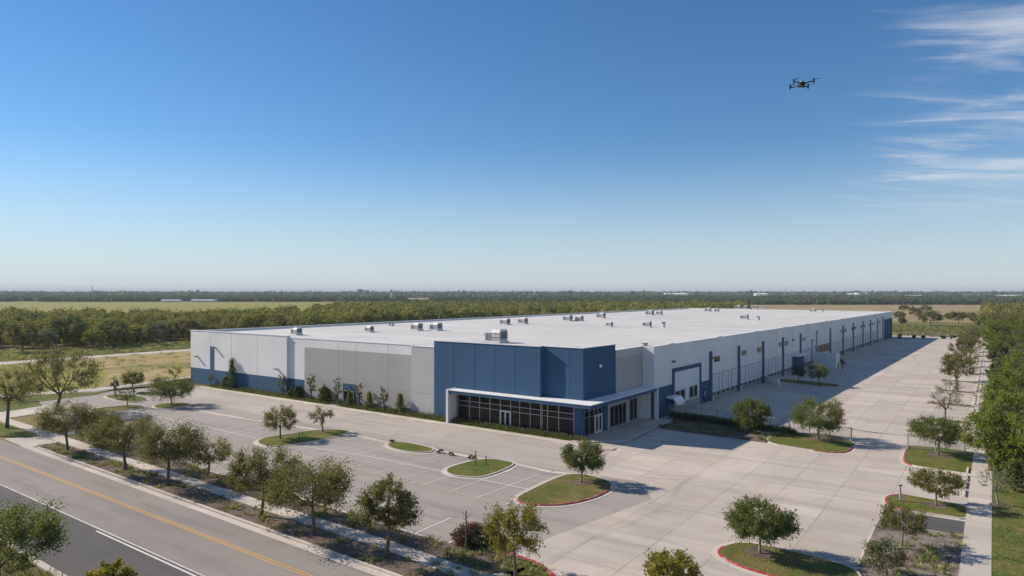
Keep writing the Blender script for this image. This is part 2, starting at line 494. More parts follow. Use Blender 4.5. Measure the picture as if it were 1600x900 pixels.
def cirrus():
    """thin cirrus in the sky north-east: noise on a high flat cloud layer"""
    sp = wn('ShaderNodeSeparateXYZ'); nt.links.new(tc, sp.inputs[0])
    zz = wmath('MAXIMUM', wmath('ADD', sp.outputs[2], .02), .03)
    cv = wn('ShaderNodeCombineXYZ')
    nt.links.new(wmath('DIVIDE', sp.outputs[0], zz), cv.inputs[0]); nt.links.new(wmath('DIVIDE', sp.outputs[1], zz), cv.inputs[1])
    rot = wn('ShaderNodeVectorRotate', rotation_type='Z_AXIS'); rot.inputs['Angle'].default_value = math.radians(-38)
    nt.links.new(cv.outputs[0], rot.inputs['Vector'])
    mp = wn('ShaderNodeMapping'); nt.links.new(rot.outputs[0], mp.inputs['Vector'])
    mp.inputs['Scale'].default_value = (.42, 1.25, 1); mp.inputs['Location'].default_value = (3.1, 1.7, 0)
    n1 = wn('ShaderNodeTexNoise'); nt.links.new(mp.outputs[0], n1.inputs['Vector'])
    n1.inputs['Scale'].default_value = 1.25; n1.inputs['Detail'].default_value = 9; n1.inputs['Roughness'].default_value = .62
    n1.inputs['Distortion'].default_value = 1.5
    n2 = wn('ShaderNodeTexNoise'); nt.links.new(cv.outputs[0], n2.inputs['Vector'])
    n2.inputs['Scale'].default_value = .8; n2.inputs['Detail'].default_value = 4
    m1 = wrange(n1.outputs[0], .38, .70, 0, 1)
    m2 = wrange(n2.outputs[0], .36, .56, .45, 1)
    # the cloud bank stands in the north-eastern part of the sky, its edge frayed by the same noise
    rt = wn('ShaderNodeVectorMath', operation='DOT_PRODUCT'); nt.links.new(tc, rt.inputs[0]); rt.inputs[1].default_value = (CS, SN, 0)
    fw = wn('ShaderNodeVectorMath', operation='DOT_PRODUCT'); nt.links.new(tc, fw.inputs[0]); fw.inputs[1].default_value = (-SN, CS, 0)
    az = wmath('ARCTAN2', rt.outputs['Value'], fw.outputs['Value'])
    az = wmath('ADD', az, wmath('MULTIPLY', wmath('SUBTRACT', n1.outputs[0], .5), .35))
    m3 = wrange(az, .455, .60, 0, 1)
    m4 = wrange(sp.outputs[2], .085, .15, 0, 1)
    return wmath('MULTIPLY', wmath('MULTIPLY', m1, m2), wmath('MULTIPLY', wmath('MULTIPLY', m3, m4), .64))
mask = cirrus()
mixc = wn('ShaderNodeMix', data_type='RGBA'); nt.links.new(mask, mixc.inputs['Factor'])
A = [i for i in mixc.inputs if i.type == 'RGBA']

hs = wn('ShaderNodeHueSaturation'); hs.inputs['Saturation'].default_value = 1.17; hs.inputs['Value'].default_value = 1.04; nt.links.new(sky.outputs[0], hs.inputs['Color'])
# pale air low over the plain
sep = wn('ShaderNodeSeparateXYZ'); nt.links.new(tc, sep.inputs[0])
low = wn('ShaderNodeMix', data_type='RGBA'); LI = [i for i in low.inputs if i.type == 'RGBA']
nt.links.new(wrange(sep.outputs[2], -.03, .22, .78, 0), low.inputs['Factor'])
nt.links.new(hs.outputs[0], LI[0]); LI[1].default_value = (5.2, 6.1, 6.9, 1)
nt.links.new([o for o in low.outputs if o.type == 'RGBA'][0], A[0]); A[1].default_value = (7.2, 7.3, 7.6, 1)
nt.links.new([o for o in mixc.outputs if o.type == 'RGBA'][0], bg.inputs['Color'])
bg.inputs['Strength'].default_value = 0.076

sl = bpy.data.lights.new('sun', 'SUN'); sl.energy = 4.2; sl.angle = math.radians(.53); sl.color = (1, .88, .74)
so = bpy.data.objects.new('sun', sl); COL.objects.link(so)
so.rotation_euler = SUN_VEC.to_track_quat('Z', 'Y').to_euler(); so.location = (-100, -60, 90)

R = 14000.0
def build_haze():
    o = MB().box(-R-900, R+900, -R-900, R+900, -1.2, 75).build('haze', NT('haze_air').mat)
    m = o.data.materials[0]; t = m.node_tree
    t.nodes.remove(t.nodes['Principled BSDF'])
    v = t.nodes.new('ShaderNodeVolumePrincipled')
    v.inputs['Color'].default_value = (.72, .80, .92, 1); v.inputs['Density'].default_value = HAZE
    t.links.new(v.outputs[0], t.nodes['Material Output'].inputs['Volume'])
    tag(o, kind='stuff', label='thin pale blue haze over the far plain', cat='haze')
HAZE = 1.15e-4
build_haze()

# ------------------------------------------------------------------ ground, roads, lots
def sheet(name, pts, z, mat): return structure(MB().sheet(pts, z).build(name, M[mat]))
structure(MB().sheet([(-R, -R), (R, -R), (R, R), (-R, R)], 0).build('ground', M['ground']))

# fields
sheet('field', [(-206, -40), (-142.5, 20), (-142.5, 330), (-206, 330)], .006, 'mown')
def band(name, D0, D1, p0, p1, mat, z=.03):
    return sheet(name, [wp(D0, p0), wp(D0, p1), wp(D1, p1), wp(D1, p0)], z, mat)
structure(MB().sheet([wp(380, -900), wp(380, 330), wp(560, 560), wp(1330, 520), wp(1330, -900)], .03).build('field', M['meadow']))
band('field', 1290, 1340, 500, 830, 'tan', .05)
band('field', 1650, 2300, 460, 860, 'tan', .05)
band('field', 420, 1050, 1120, 1760, 'tan', .04)

# road along the south, running west-east
XW, XE = -420, 90
def road_y(y): return [(XW, y + .9*0), (XE, y)]
structure(MB().sheet([(XW, 23.9), (XE, 23.9), (XE, 31.2), (XW, 31.2)], .02).build('road', M['road']))
structure(MB().sheet([(XW, 18.6), (XE, 18.6), (XE, 23.9), (XW, 23.9)], .016).build('road_shoulder', M['dark']))
sheet('verge', [(XW, -60), (XE, -60), (XE, 18.2), (XW, 18.2)], .02, 'verge')
k = MB(); k.box(XW, XE, 18.2, 18.45, 0, .13); k.sheet([(XW, 18.45), (XE, 18.45), (XE, 18.75), (XW, 18.75)], .03)
structure(k.build('kerb', M['kerb']))
mk = MB()
mk.sheet([(XW, 27.72), (XE, 27.72), (XE, 27.85), (XW, 27.85)], .028, 1)
mk.sheet([(XW, 27.98), (XE, 27.98), (XE, 28.11), (XW, 28.11)], .028, 1)
mk.sheet([(XW, 23.84), (XE, 23.84), (XE, 23.98), (XW, 23.98)], .028, 2)
mk.sheet([(-56.5, 23.50), (XE, 23.50), (XE, 23.66), (-56.5, 23.66)], .028, 0)
structure(mk.build('road_markings', [M['wline'], M['yline'], M['wfaint']]))

# lot and apron
lot = [(-143, 41.5), (-112, 40.5), (-96, 39.6), (-60, 38.2), (-36, 37.3), (-30.5, 38.0), (-26, 37), (-22, 56.5), (-22, 62), (-36, 62), (-36, 71.0), (-128, 71.0), (-141, 74)]
sheet('parking_lot', lot, .012, 'asphalt')
sheet('driveway', [(-124, 60.4), (-76, 60.2), (-34, 59.8), (-24, 61.0), (-24, 76.5), (-43, 76.5), (-43, 70.3), (-126, 70.6)], .018, 'drive')
conc = [(-27.8, 30), (-27.2, 42.9), (-24.8, 56.2), (-28.2, 60.6), (-33.2, 60.2), (-36.2, 70.5), (-36.5, 76.5), (-37.5, 92), (-41.5, 92), (-35.6, 316), (-1.8, 318), (-1.8, 44), (-8, 31)]
sheet('concrete_apron', conc, .024, 'conc')
sheet('concrete_ramp', smooth_poly(G([(1066, 643), (1110, 629.5), (1165, 610), (1184, 616), (1200, 626), (1222, 639), (1192, 651), (1090, 642)]), 2), .032, 'walk')
sheet('concrete_apron', [(-130, 316), (-2.4, 318), (40, 318), (40, 330), (-130, 330)], .022, 'walk')

# kerb strip and planting beds along the road
k = MB()
k.sheet([(-83.5, 31.05), (-26.5, 30.35), (-26.5, 31.0), (-83.5, 31.7)], .034)
k.prism([(-92.5, 32.0), (-26.5, 31.0), (-26.5, 31.22), (-92.5, 32.24)], 0, .15)
k.sheet([(-95, 31.2), (-83.5, 31.05), (-83.5, 31.7), (-92.5, 32.0), (-95, 32.0)], .034)
structure(k.build('kerb', M['kerb']))
BED1 = [g(57, 697), g(90, 692.5), g(240, 741.3), g(396, 794.3), g(610, 865.5), (-26.5, 34.6), (-26.5, 31.22), (-92.5, 32.24)]
sheet('planting_bed', BED1, .10, 'mulch')
WALK = [g(0, 659.0), g(90, 691.7), g(240, 740.5), g(396, 793.5), g(610, 864.5), g(701, 900), (-27.0, 33.6), (-26.5, 35.0), g(758, 899), g(620, 851), g(496, 810.5), g(432, 792), g(260, 735), g(196, 715.7), g(108, 685), g(13, 655), g(-60, 634), g(-60, 640)]
structure(MB().prism(WALK, 0, .13).build('sidewalk', M['walk']))
BED2 = [g(108, 684), g(196, 714.7), g(260, 734), g(432, 791), g(496, 809.5), g(620, 850), g(758, 898), (-26.5, 35.6), g(868, 905), g(850, 888), g(816, 874), g(771, 862), g(690, 848.5), g(620, 827.5), g(569, 811.5), g(523, 797), g(415, 764), g(300, 729), g(205, 700), g(165, 690), g(130, 681)]
sheet('planting_bed', BED2, .10, 'mulch')
k = MB()
ed = G([(150, 684), (205, 699.5), (300, 728.5), (415, 763), (523, 796), (569, 810.5), (620, 826.5), (690, 847.5)])
for a, b in zip(ed, ed[1:]): k.prism([a, b, (b[0], b[1]-.2), (a[0], a[1]-.2)], 0, .14)
structure(k.build('kerb', M['kerb']))
k = MB()
ed = G([(771, 861), (800, 867), (816, 872), (838, 880), (856, 891), (870, 904), (876, 920)])
for a, b in zip(ed, ed[1:]): k.prism([a, b, (b[0]-.25, b[1]-.2), (a[0]-.15, a[1]-.22)], 0, .15, 1)
for a, b in zip(ed, ed[1:]): k.sheet([a, b, (b[0]+.4, b[1]+.35), (a[0]+.3, a[1]+.4)], .034, 0)
structure(k.build('kerb', [M['kerb'], M['red']]))
sheet('lawn', [g(838, 881.5), g(858, 893), g(872, 906), (-26, 35.5), g(800, 905), g(790, 885), g(815, 876)], .115, 'lawn_dry')

# driveway throat at the far left and its lawns
sheet('driveway', [g(6, 686), g(40, 700), g(92, 692.5), g(108, 685), g(60, 668), g(64, 681)], .03, 'walk')
sheet('lawn', [g(-80, 640), g(0, 663), g(26, 668), g(60, 681.5), g(40, 684), g(2, 683), g(-80, 660)], .12, 'lawn')
sheet('path', [g(108, 685), g(104, 678), g(120, 672), g(152, 684), g(140, 689)], .125, 'walk')
sheet('lawn', [g(-60, 636), g(60, 627), g(66, 634), g(20, 642), g(-60, 652)], .05, 'lawn')
sheet('path', [g(-60, 652), g(20, 642), g(75, 633), g(72, 645), g(24, 652), g(0, 655), g(-60, 660)], .055, 'walk')
sheet('lawn', [g(150, 613), g(300, 590.5), g(301, 600), g(240, 604.5), g(190, 607), g(150, 617), g(60, 628), g(-60, 636), g(-60, 624), g(60, 616)], .05, 'lawn')
sheet('sidewalk', [g(-60, 621), g(60, 613), g(148, 607.5), g(300, 588.3), g(300, 590.3), g(150, 611), g(60, 617), g(-60, 626)], .054, 'walk')
sheet('road', [(-214, -300), (-206.5, -300), (-206.5, 420), (-214, 420)], .02, 'walk')
sheet('meadow', [g(-60, 566), g(40, 567), g(130, 560), g(170, 585), g(150, 606), g(60, 612), g(-60, 620)], .012, 'meadow')

# front walk and bed of the warehouse
structure(MB().prism([(-127, 70.35), (-44.0, 70.35), (-41.4, 70.0), (-36.2, 70.6), (-36.2, 71.8), (-126, 71.8)], 0, .13).build('sidewalk', M['walk']))
FB = [(-124.5, 71.85), (-89.3, 71.85), (-88.5, 73.4), (-124.5, 73.4)]
FB2 = [(-87.0, 71.85), (-41.2, 71.75), (-41.6, 73.2), (-85, 73.4)]
sheet('planting_bed', FB, .11, 'lawn'); sheet('planting_bed', FB2, .11, 'lawn')
sheet('path', [(-89.2, 71.82), (-87.1, 71.82), (-83.8, 73.4), (-87.8, 73.4)], .105, 'walk')
sheet('lawn', [(-140, 73), (-126, 73), (-126, 90), (-134, 90), (-134, 200), (-140, 200)], .05, 'lawn')
# entrance slab on the east side
structure(MB().prism([(-42.6, 71.9), (-41.2, 71.9), (-36.8, 76.2), (-37.6, 91.5), (-42.6, 91.5)], 0, .125).build('sidewalk', M['walk']))
# shaded planting bed by the fence
BED3 = G([(1024, 668), (1048, 662), (1064, 646), (1130, 662), (1196, 679), (1222, 681), (1196, 692), (1150, 686), (1060, 674)])
structure(MB().prism(BED3, 0, .12).build('planting_bed', M['mulch']))

# gutter strip north of the stalls
gt = MB()
gp = G([(300, 640), (380, 654), (470, 668), (545, 678), (606, 692), (676, 703), (740, 715), (800, 724), (862, 738), (900, 741)])
for a, b in zip(gp, gp[1:]): gt.strip(a, b, .75, .03)
structure(gt.build('gutter', M['kerb']))

# parking-lot islands
north = lambda x, y: False
island('grass_island', G([(400, 693), (412, 685), (440, 681), (500, 672), (540, 673), (548, 677), (510, 687), (450, 697), (420, 699)]))
island('grass_island', G([(605, 696), (612, 692), (632, 692), (672, 700.5), (678, 704), (667, 709), (632, 706), (611, 701)]))
island('grass_island', G([(696, 737), (706, 730), (756, 717), (799, 723), (803, 727.5), (762, 745), (739, 747), (706, 743.5)]))
D_ = island('grass_island', G([(807, 782), (813, 775.5), (877, 744.5), (903, 741.5), (932, 747), (953, 755), (956, 763), (932, 777), (889, 788.5), (851, 790.5), (820, 788)]), 'lawn_dry', red=lambda x, y: y < 56.4 and x > -34.2 and (x > -29.5 or y < 50+(x+34)*.9))
E_ = island('grass_island', G([(1122, 867), (1129, 857), (1153, 850), (1184, 852), (1300, 879), (1338, 893), (1345, 912), (1260, 915), (1210, 902), (1150, 884)]), 'lawn_dry', red=lambda x, y: y < 48.6 + (x+16)*.02 and (x < -14.6 or y < 46.5))
island('grass_island', G([(1192, 692), (1214, 678), (1230, 677), (1298, 679), (1330, 690), (1333, 697), (1322, 708), (1294, 708), (1260, 703)]), 'lawn', red=lambda x, y: x > -17 and y < 91)
island('grass_island', G([(1413, 718), (1419, 700), (1424, 698), (1449, 699), (1500, 705), (1550, 712), (1552, 748), (1511, 741), (1433, 730), (1416, 725)]), 'lawn', red=lambda x, y: x < -6.8)
island('grass_island', G([(1384, 783), (1391, 776), (1412, 774.5), (1460, 783), (1517, 794), (1515, 814), (1470, 806), (1430, 801), (1394, 795)]), 'lawn', red=lambda x, y: x < -6.0)
for px in ([(158, 619), (200, 616.5), (237, 624), (210, 630.5), (186, 627)], [(214, 613), (240, 614), (246, 616), (216, 619)],
           [(138, 641), (180, 635), (216, 633.5), (228, 637), (180, 645), (150, 645)], [(239, 635), (258, 630.5), (290, 630.5), (299, 634), (270, 638.5), (245, 638.5)]):
    island('grass_island', G(px), 'lawn_dry' if px[0][0] < 150 else 'lawn', gut=.3)
YS = [114.3, 131.6, 149.5, 167, 184, 201, 218, 235, 252, 269, 286, 303]
for y in YS:
    d = (y-114)*.008
    island('grass_island', [(-8.9-d, y+.1), (-8.4-d, y+.9), (-3.0, y+.9), (-2.7, y), (-3.0, y-.9), (-8.2-d, y-.9)], 'lawn_dry', red=lambda x, y_: x < -8.2 and y < 140, smooth=1)
k = MB()
for i, (a, b) in enumerate(zip(YS, YS[1:])):
    for j in range(1, 6):
        yy = a + (b-a)*j/6
        k.sheet([(-8.6, yy-.06), (-3.0, yy-.06), (-3.0, yy+.06), (-8.6, yy+.06)], .03, 1)
for yy in (79.9, 82.9, 85.8, 76.9): k.sheet([(-7.6, yy-.06), (-2.2, yy-.06), (-2.2, yy+.06), (-7.6, yy+.06)], .03, 1)
# stall lines of the front lot
def yN(x): return float(np.interp(x, [-120, -107, -66, -44, -34.5], [45.2, 45.7, 47.6, 47.3, 46.9]))
def yM(x): return float(np.interp(x, [-120, -111, -73, -58, -34.5], [50.4, 50.8, 50.4, 52.2, 52.2]))
def yF(x): return float(np.interp(x, [-120, -76, -58, -34.5], [56.5, 57.6, 57.4, 57.2]))
for x0, x1 in ((-118, -76), (-67.5, -34.6)):
    xs = np.linspace(x0, x1, 12)
    for a, b in zip(xs, xs[1:]):
        k.strip((a, yN(a)), (b, yN(b)), .15, .030, 3)
        k.strip((a, yM(a)), (b, yM(b)), .15, .030, 0)
xs = [-120+3.55*i for i in range(12)] + [-65.9, -62.3, -58.8, -55.0, -51.2, -47.7, -44.4, -40.9, -37.6]
for x in xs:
    near_c = -48.5 < x < -41
    k.strip((x-.15, yN(x)+.05), (x+.1, (yF(x) if not near_c else yM(x)-.6)), .15 if x < -68 else .12, .034, 0)
k.strip((-34.6, 46.9), (-34.3, 49.0), .13, .034, 0)
for i in range(18):
    x = -36.05 - 3.52*i
    y0 = float(np.interp(x, [-96, -60, -36], [39.7, 38.4, 37.4]))
    k.strip((x, y0), (x-.1, y0+4.5), .14, .03, 0)
k.strip((-32.6, 36.9), (-33.0, 41.9), .14, .03, 0)
for a, b in (((1045, 703), (1025, 715)),): pass
k.strip(g(940, 697), g(1022, 714), .16, .034, 1); k.strip(g(930, 709), g(1005, 724), .16, .034, 3)
k.strip(g(1000, 694), g(1048, 706), .16, .034, 1)
structure(k.build('parking_lines', [M['wline'], M['wfaint'], M['yline'], M['yfaint']]))

# east side: path, lawn, asphalt and gravel panels
structure(MB().prism([(-1.85, 40), (-.1, 40), (-.1, 320), (-1.85, 320)], 0, .13).build('sidewalk', M['walk']))
structure(MB().prism([(-2.25, 98.5), (-1.87, 98.5), (-1.87, 316), (-2.25, 316)], 0, .16).build('kerb', M['kerb']))
sheet('lawn', [(-.08, 30), (9, 30), (12, 330), (-.08, 330)], .122, 'lawn')
sheet('asphalt_panel', G([(1381, 794), (1394, 796), (1430, 803), (1515, 817), (1510.5, 839), (1372, 815.5)]), .034, 'dark')
GRAV = G([(1371, 817), (1510, 840), (1505.5, 900), (1503, 930), (1330, 910), (1342, 885), (1360, 843)])
sheet('gravel_bed', GRAV, .06, 'gravel')
k = MB()
for a, b in (((1382, 790), (1371, 816)), ((1371, 816), (1342, 885)), ((1342, 885), (1300, 876))):
    A_, B_ = g(*a), g(*b); k.strip(A_, B_, .32, .05)
k.strip(g(1372, 816), g(1510, 839.5), .14, .068)
k.strip(g(1394, 797), g(1515, 816), .35, .045)
structure(k.build('kerb', M['kerb']))
# mulch rings
def ring(px, py, r=1.0, z=.145):
    c = g(px, py)
    structure(MB().sheet([(c[0]+r*(1+.15*math.sin(3*a+px))*math.cos(a), c[1]+r*math.sin(a)) for a in np.linspace(0, 6.1, 18)], z).build('mulch_ring', M['mulch']))
for a in ((908, 756, 1.0), (1187, 867, 1.0), (1278, 688, 1.25), (1466, 713, 1.2), (1463, 792, .95), (1560, 792, .75), (505, 676, .6)): ring(*a)

# ------------------------------------------------------------------ the warehouse
XR0, YR0, XR1, YR1 = -39.9, 91.0, -33.8, 316.0            # east wall
def xr(y): return XR0 + (XR1-XR0)*(y-YR0)/(YR1-YR0)
def on_east(px):
    """where the ray of a column meets the east wall: Y"""
    dx, dy = -SN*F + CS*(px-800), CS*F + SN*(px-800)
    k_ = (XR1-XR0)/(YR1-YR0)
    t = (XR0 - k_*YR0)/(dx - k_*dy)
    return dy*t
def z_at(px, py, y):
    dy = CS*F + SN*(px-800)
    return HC - (py-HZ)*y/dy
W = thing('warehouse', 'long low white, grey and navy warehouse with flat white roof and glazed corner entrance', 'warehouse', (0, 0, 0))
XL = -133.5
YB = 328.0
# front wall, west part: white over blue
def zones(mb, x0, x1, y0, y1, zs):
    for z0, z1, mi in zs: mb.box(x0, x1, y0, y1, z0, z1, mi)
m_ = MB()
zones(m_, XL, -126.3, 73.5, 74.3, [(0, 3.25, 1), (3.25, 10.75, 0)])
zones(m_, -126.3, -124.7, 73.5, 74.3, [(0, 7.85, 1), (7.85, 10.75, 0)])
zones(m_, -124.7, -101.7, 73.5, 74.3, [(0, 3.25, 1), (3.25, 10.75, 0)])
for x in (-126.3, -118.9, -110.4):
    m_.box(x-.022, x+.022, 73.492, 73.52, 3.27, 10.73, 2); m_.box(x-.022, x+.022, 73.492, 73.52, .02, 3.23, 3)
zones(m_, -101.7, -97.25, 73.95, 74.3, [(0, 3.3, 1), (3.3, 10.45, 0)])
m_.build('wall', [M['white'], M['blue'], M['joint'], M['bjoint']], W)
m_ = MB()
zones(m_, -97.25, -71.5, 73.9, 74.32, [(0, 9.0, 1), (9.0, 10.5, 0)])
for x in (-88.3, -84.0, -76.6):
    m_.box(x-.02, x+.02, 73.892, 73.92, .02, 8.98, 2); m_.box(x-.02, x+.02, 73.892, 73.92, 9.02, 10.48, 2)
m_.box(-83.6, -71.52, 73.893, 73.92, 3.46, 3.51, 2)
zones(m_, -71.5, -66.7, 73.7, 74.32, [(0, 10.4, 3)])
m_.box(-71.48, -66.72, 73.692, 73.71, 3.46, 3.51, 2)
m_.build('wall', [M['white'], M['grey'], M['joint'], M['lgrey']], W)
# blue entrance block: projecting west bay, recessed east bay, return face
m_ = MB()
m_.box(-66.7, -48.1, 73.5, 75.2, 4.6, 11.4, 0); m_.box(-66.7, -62.2, 73.5, 75.2, 0, 4.6, 0)
m_.prism([(-48.1, 74.4), (-42.2, 74.4), (-41.75, 82.4), (-42.4, 82.4), (-42.9, 75.2), (-48.1, 75.2)], 4.6, 11.4, 0)
for x in (-62.9, -59.0, -55.6, -52.1): m_.box(x-.03, x+.03, 73.492, 73.52, 4.9, 11.38, 1)
m_.box(-44.2, -44.14, 74.392, 74.42, 4.9, 11.38, 1)
m_.build('entrance_block', [M['blue'], M['bjoint']], W)
m_ = MB()
m_.box(-66.78, -48.04, 73.42, 73.9, 11.4, 11.5); m_.box(-48.04, -42.1, 74.33, 74.8, 11.4, 11.5)
m_.prism([(-42.55, 74.8), (-42.1, 74.8), (-41.68, 82.45), (-42.15, 82.45)], 11.4, 11.5)
m_.box(XL-.05, -101.65, 73.42, 73.95, 10.75, 10.86); m_.box(-101.65, -97.3, 73.88, 74.35, 10.45, 10.55)
m_.box(-97.3, -71.45, 73.83, 74.36, 10.5, 10.6); m_.box(-71.45, -66.8, 73.63, 74.36, 10.4, 10.5)
m_.build('coping', M['coping'], W)
# grey link wall on the east side, then the long east wall
XG = -41.65
m_ = MB()
m_.box(XG-.5, XG, 82.45, 91.0, 4.6, 9.55, 0); m_.box(XG-.5, XG, 82.45, 91.0, 9.55, 10.6, 1)
m_.build('wall', [M['grey'], M['lgrey']], W)
m_ = MB()
def east(mb, y0, y1, z0, z1, out, mi=0, dep=.5):
    """slab on the east wall between two Y, standing `out` proud of it"""
    a, b = xr(y0), xr(y1)
    mb.add([(a-dep, y0, z0), (a+out, y0, z0), (b+out, y1, z0), (b-dep, y1, z0), (a-dep, y0, z1), (a+out, y0, z1), (b+out, y1, z1), (b-dep, y1, z1)],
           [(0,3,2,1),(4,5,6,7),(0,1,5,4),(1,2,6,5),(2,3,7,6),(3,0,4,7)], mi)
YQ = [on_east(p) for p in (1050, 1095, 1110)]
m_.box(-42.15, xr(91.0)-.5, 91.0, 91.5, 0, 10.6, 0); east(m_, 91.0, YQ[0], 0, 4.55, 0, 1); east(m_, 91.0, YQ[0], 4.55, 10.6, 0)
east(m_, YQ[0], YQ[1], 0, 10.6, 0, 0)
east(m_, YQ[1], YQ[2], 0, 3.65, 0, 1); east(m_, YQ[1], YQ[2], 3.65, 10.6, 0)
YE = on_east(1381)
ys = np.linspace(YQ[2], YE, 15)
for a, b in zip(ys, ys[1:]):
    east(m_, a, b, 0, 1.25, 0, 2); east(m_, a, b, 1.25, 10.6, 0)
    east(m_, b-.05, b+.05, 1.27, 10.58, .008, 3)
east(m_, YE, YR1, 0, 8.1, 0, 1); east(m_, YE, YR1, 8.1, 10.6, 0)
m_.build('wall', [M['white'], M['blue'], M['plinth'], M['joint']], W)
m_ = MB()   # rear and west walls
m_.prism([(XL, 74.32), (XL+.4, 74.32), (-125.6, YB), (-126, YB)], 0, 10.6)
m_.prism([(-126, YB), (xr(YR1)-.5, YR1+.01), (xr(YR1), YR1+.01), (xr(YR1), YR1+.5), (-126, YB+.4)], 0, 10.6)
m_.build('wall', M['white'], W)
# roof and its raised edge
m_ = MB()
m_.sheet([(XL+.3, 74.1), (-66.8, 74.1), (-66.6, 75.0), (-43.0, 75.0), (-42.3, 82), (XG-.3, 83), (XG-.3, 91), (XR0-.3, 91.4), (XR1-.3, YR1), (-125.8, YB)], 10.2)
m_.build('roof', M['roof'], W)
m_ = MB()
east(m_, 91.0, YR1, 10.6, 10.68, .04, 0, .55)
m_.box(XG-.55, XG+.04, 82.5, 90.98, 10.6, 10.68)
m_.prism([(XL-.06, 74.4), (XL+.5, 74.4), (-125.5, YB), (-126.06, YB)], 10.6, 10.68)
m_.prism([(-126, YB-.1), (XR1-.6, YR1-.1), (XR1-.6, YR1+.45), (-126, YB+.45)], 10.6, 10.69)
for y in np.linspace(96, 300, 11): m_.box(xr(y)-.35, xr(y)+.03, y, y+2.5, 10.69, 10.78)
m_.build('parapet', M['coping'], W)

# canopy with its two end walls
m_ = MB()
cp = [(-62.3, 71.75), (-39.75, 71.9), (-39.45, 91.0), (-42.3, 91.0), (-42.3, 74.9), (-62.3, 74.9)]
m_.prism(cp, 4.3, 4.72, 1, 1)
m_.prism([(-62.36, 71.69), (-39.69, 71.84), (-39.39, 91.0), (-42.3, 91.0), (-42.3, 74.9), (-62.36, 74.9)], 4.72, 4.8, 0)
m_.prism([(-62.0, 72.2), (-40.2, 72.35), (-39.9, 90.8), (-42.2, 90.8), (-42.2, 74.8), (-62.0, 74.8)], 4.2, 4.3, 2)
m_.build('canopy', [M['coping'], M['blue'], M['lgrey']], W)
MB().box(-62.75, -62.36, 71.6, 73.49, 0, 4.85).build('canopy_wall', M['white'], W)
MB().box(-42.6, -39.36, 91.002, 91.35, 0, 4.85).build('canopy_wall', M['white'], W)

def storefront(x0, x1, y, mull, z0=.12, z1=4.25, bars=(2.45, 3.15), horizontal=True):
    f = MB(); s = .042
    for x in mull: f.box(x-s, x+s, y-.10, y+.02, z0, z1)
    for z in (z0+.06, *bars, z1-.06): f.box(x0, x1, y-.08, y+.02, z-.035, z+.035)
    o = f.build('storefront', M['frame'], W)
    MB().box(x0+.02, x1-.02, y+.03, y+.08, z0, z1).build('pane', M['glass'], o)
    return o
storefront(-62.2, -48.0, 73.62, [-62.14, -60.0, -58.2, -56.4, -54.62, -52.9, -51.4, -49.7, -48.06])
storefront(-47.9, -43.0, 73.62, [-47.84, -47.0, -45.3, -43.06])
MB().box(-48.0, -47.9, 73.5, 74.3, .12, 4.25).build('mullion_post', M['dgrey'], W)
# double doors in the south glazing
def double_door(cx, y, name='entrance_door', wdt=1.66, h=2.4, rot=None):
    f = MB()
    for a in (-wdt/2, 0, wdt/2): f.box(a-.085, a+.085, -.16, -.02, .13, h)
    f.box(-wdt/2, wdt/2, -.16, -.02, h-.1, h+.1); f.box(-wdt/2, wdt/2, -.16, -.02, .13, .35)
    o = f.build(name, M['coping'], W); o.location = (cx[0], cx[1], 0)
    if rot: o.rotation_euler.z = rot
    for a in (-.12, .12): MB().tube([(a, -.19, .95), (a, -.19, 1.35)], .025, 6).build('handle', M['steel'], o)
    return o
double_door((-53.76, 73.62), 0)
# corner column and the east entrance
MB().box(-42.98, -42.0, 73.5, 74.6, 0, 4.28).build('column', M['blue'], W)
def storefront_e(x, y0, y1, mull, z0=.13, z1=4.15, bars=(2.5, 3.3)):
    f = MB(); s = .06
    for y in mull: f.box(x-.02, x+.1, y-s, y+s, z0, z1)
    for z in (z0+.06, *bars, z1-.06): f.box(x-.02, x+.08, y0, y1, z-.035, z+.035)
    o = f.build('storefront', M['frame'], W)
    MB().box(x-.08, x-.03, y0+.02, y1-.02, z0, z1).build('pane', M['glass'], o)
storefront_e(-42.3, 74.62, 79.6, [74.68, 76.1, 77.4, 78.5, 79.54])
double_door((-42.28, 78.45), 0, rot=math.radians(90), wdt=1.8)
MB().box(-42.5, -41.98, 79.62, 80.7, 0, 4.28).build('column', M['blue'], W)
m_ = MB(); m_.box(-42.5, -42.02, 80.72, 90.98, 0, 4.28)
m_.build('wall', M['lgrey'], W)
def window_e(x, y0, y1, z0, z1, n, name='window', proud=.0):
    f = MB(); s = .07
    for i in range(n+1):
        y = y0 + (y1-y0)*i/n; f.box(x, x+.07+proud, y-s, y+s, z0, z1)
    for z in (z0, z1): f.box(x, x+.06+proud, y0-s, y1+s, z-s, z+s)
    o = f.build(name, M['frame'], W)
    MB().box(x+.001, x+.03+proud, y0, y1, z0, z1).build('pane', M['glass'], o)
    return o
window_e(-42.015, 81.3, 86.2, .25, 3.1, 4); window_e(-42.015, 87.3, 89.7, .25, 3.3, 2)
# wall lamp on the blue return face
def lamp(x, y, z, ax=1):
    o = MB().box(x, x+.12, y-.22, y+.22, z-.22, z+.22).build('wall_lamp', M['steel'], W)
    MB().ball((x+.2, y, z-.02), (.2, .26, .26)).build('lens', M['lampglass'], o)
lamp(-41.93, 78.2, 8.9)
# front: small lamps that throw slanting shadows on the wall
for x, z in ((-130.8, 5.4), (-124.3, 7.5), (-104.3, 4.6)):
    o = MB().box(x-.16, x+.16, 73.2, 73.499, z, z+.3).build('wall_lamp', M['steel'], W)
    MB().box(x-.3, x+.3, 72.75, 73.2, z+.16, z+.3).build('lamp_head', M['unit_d'], o)
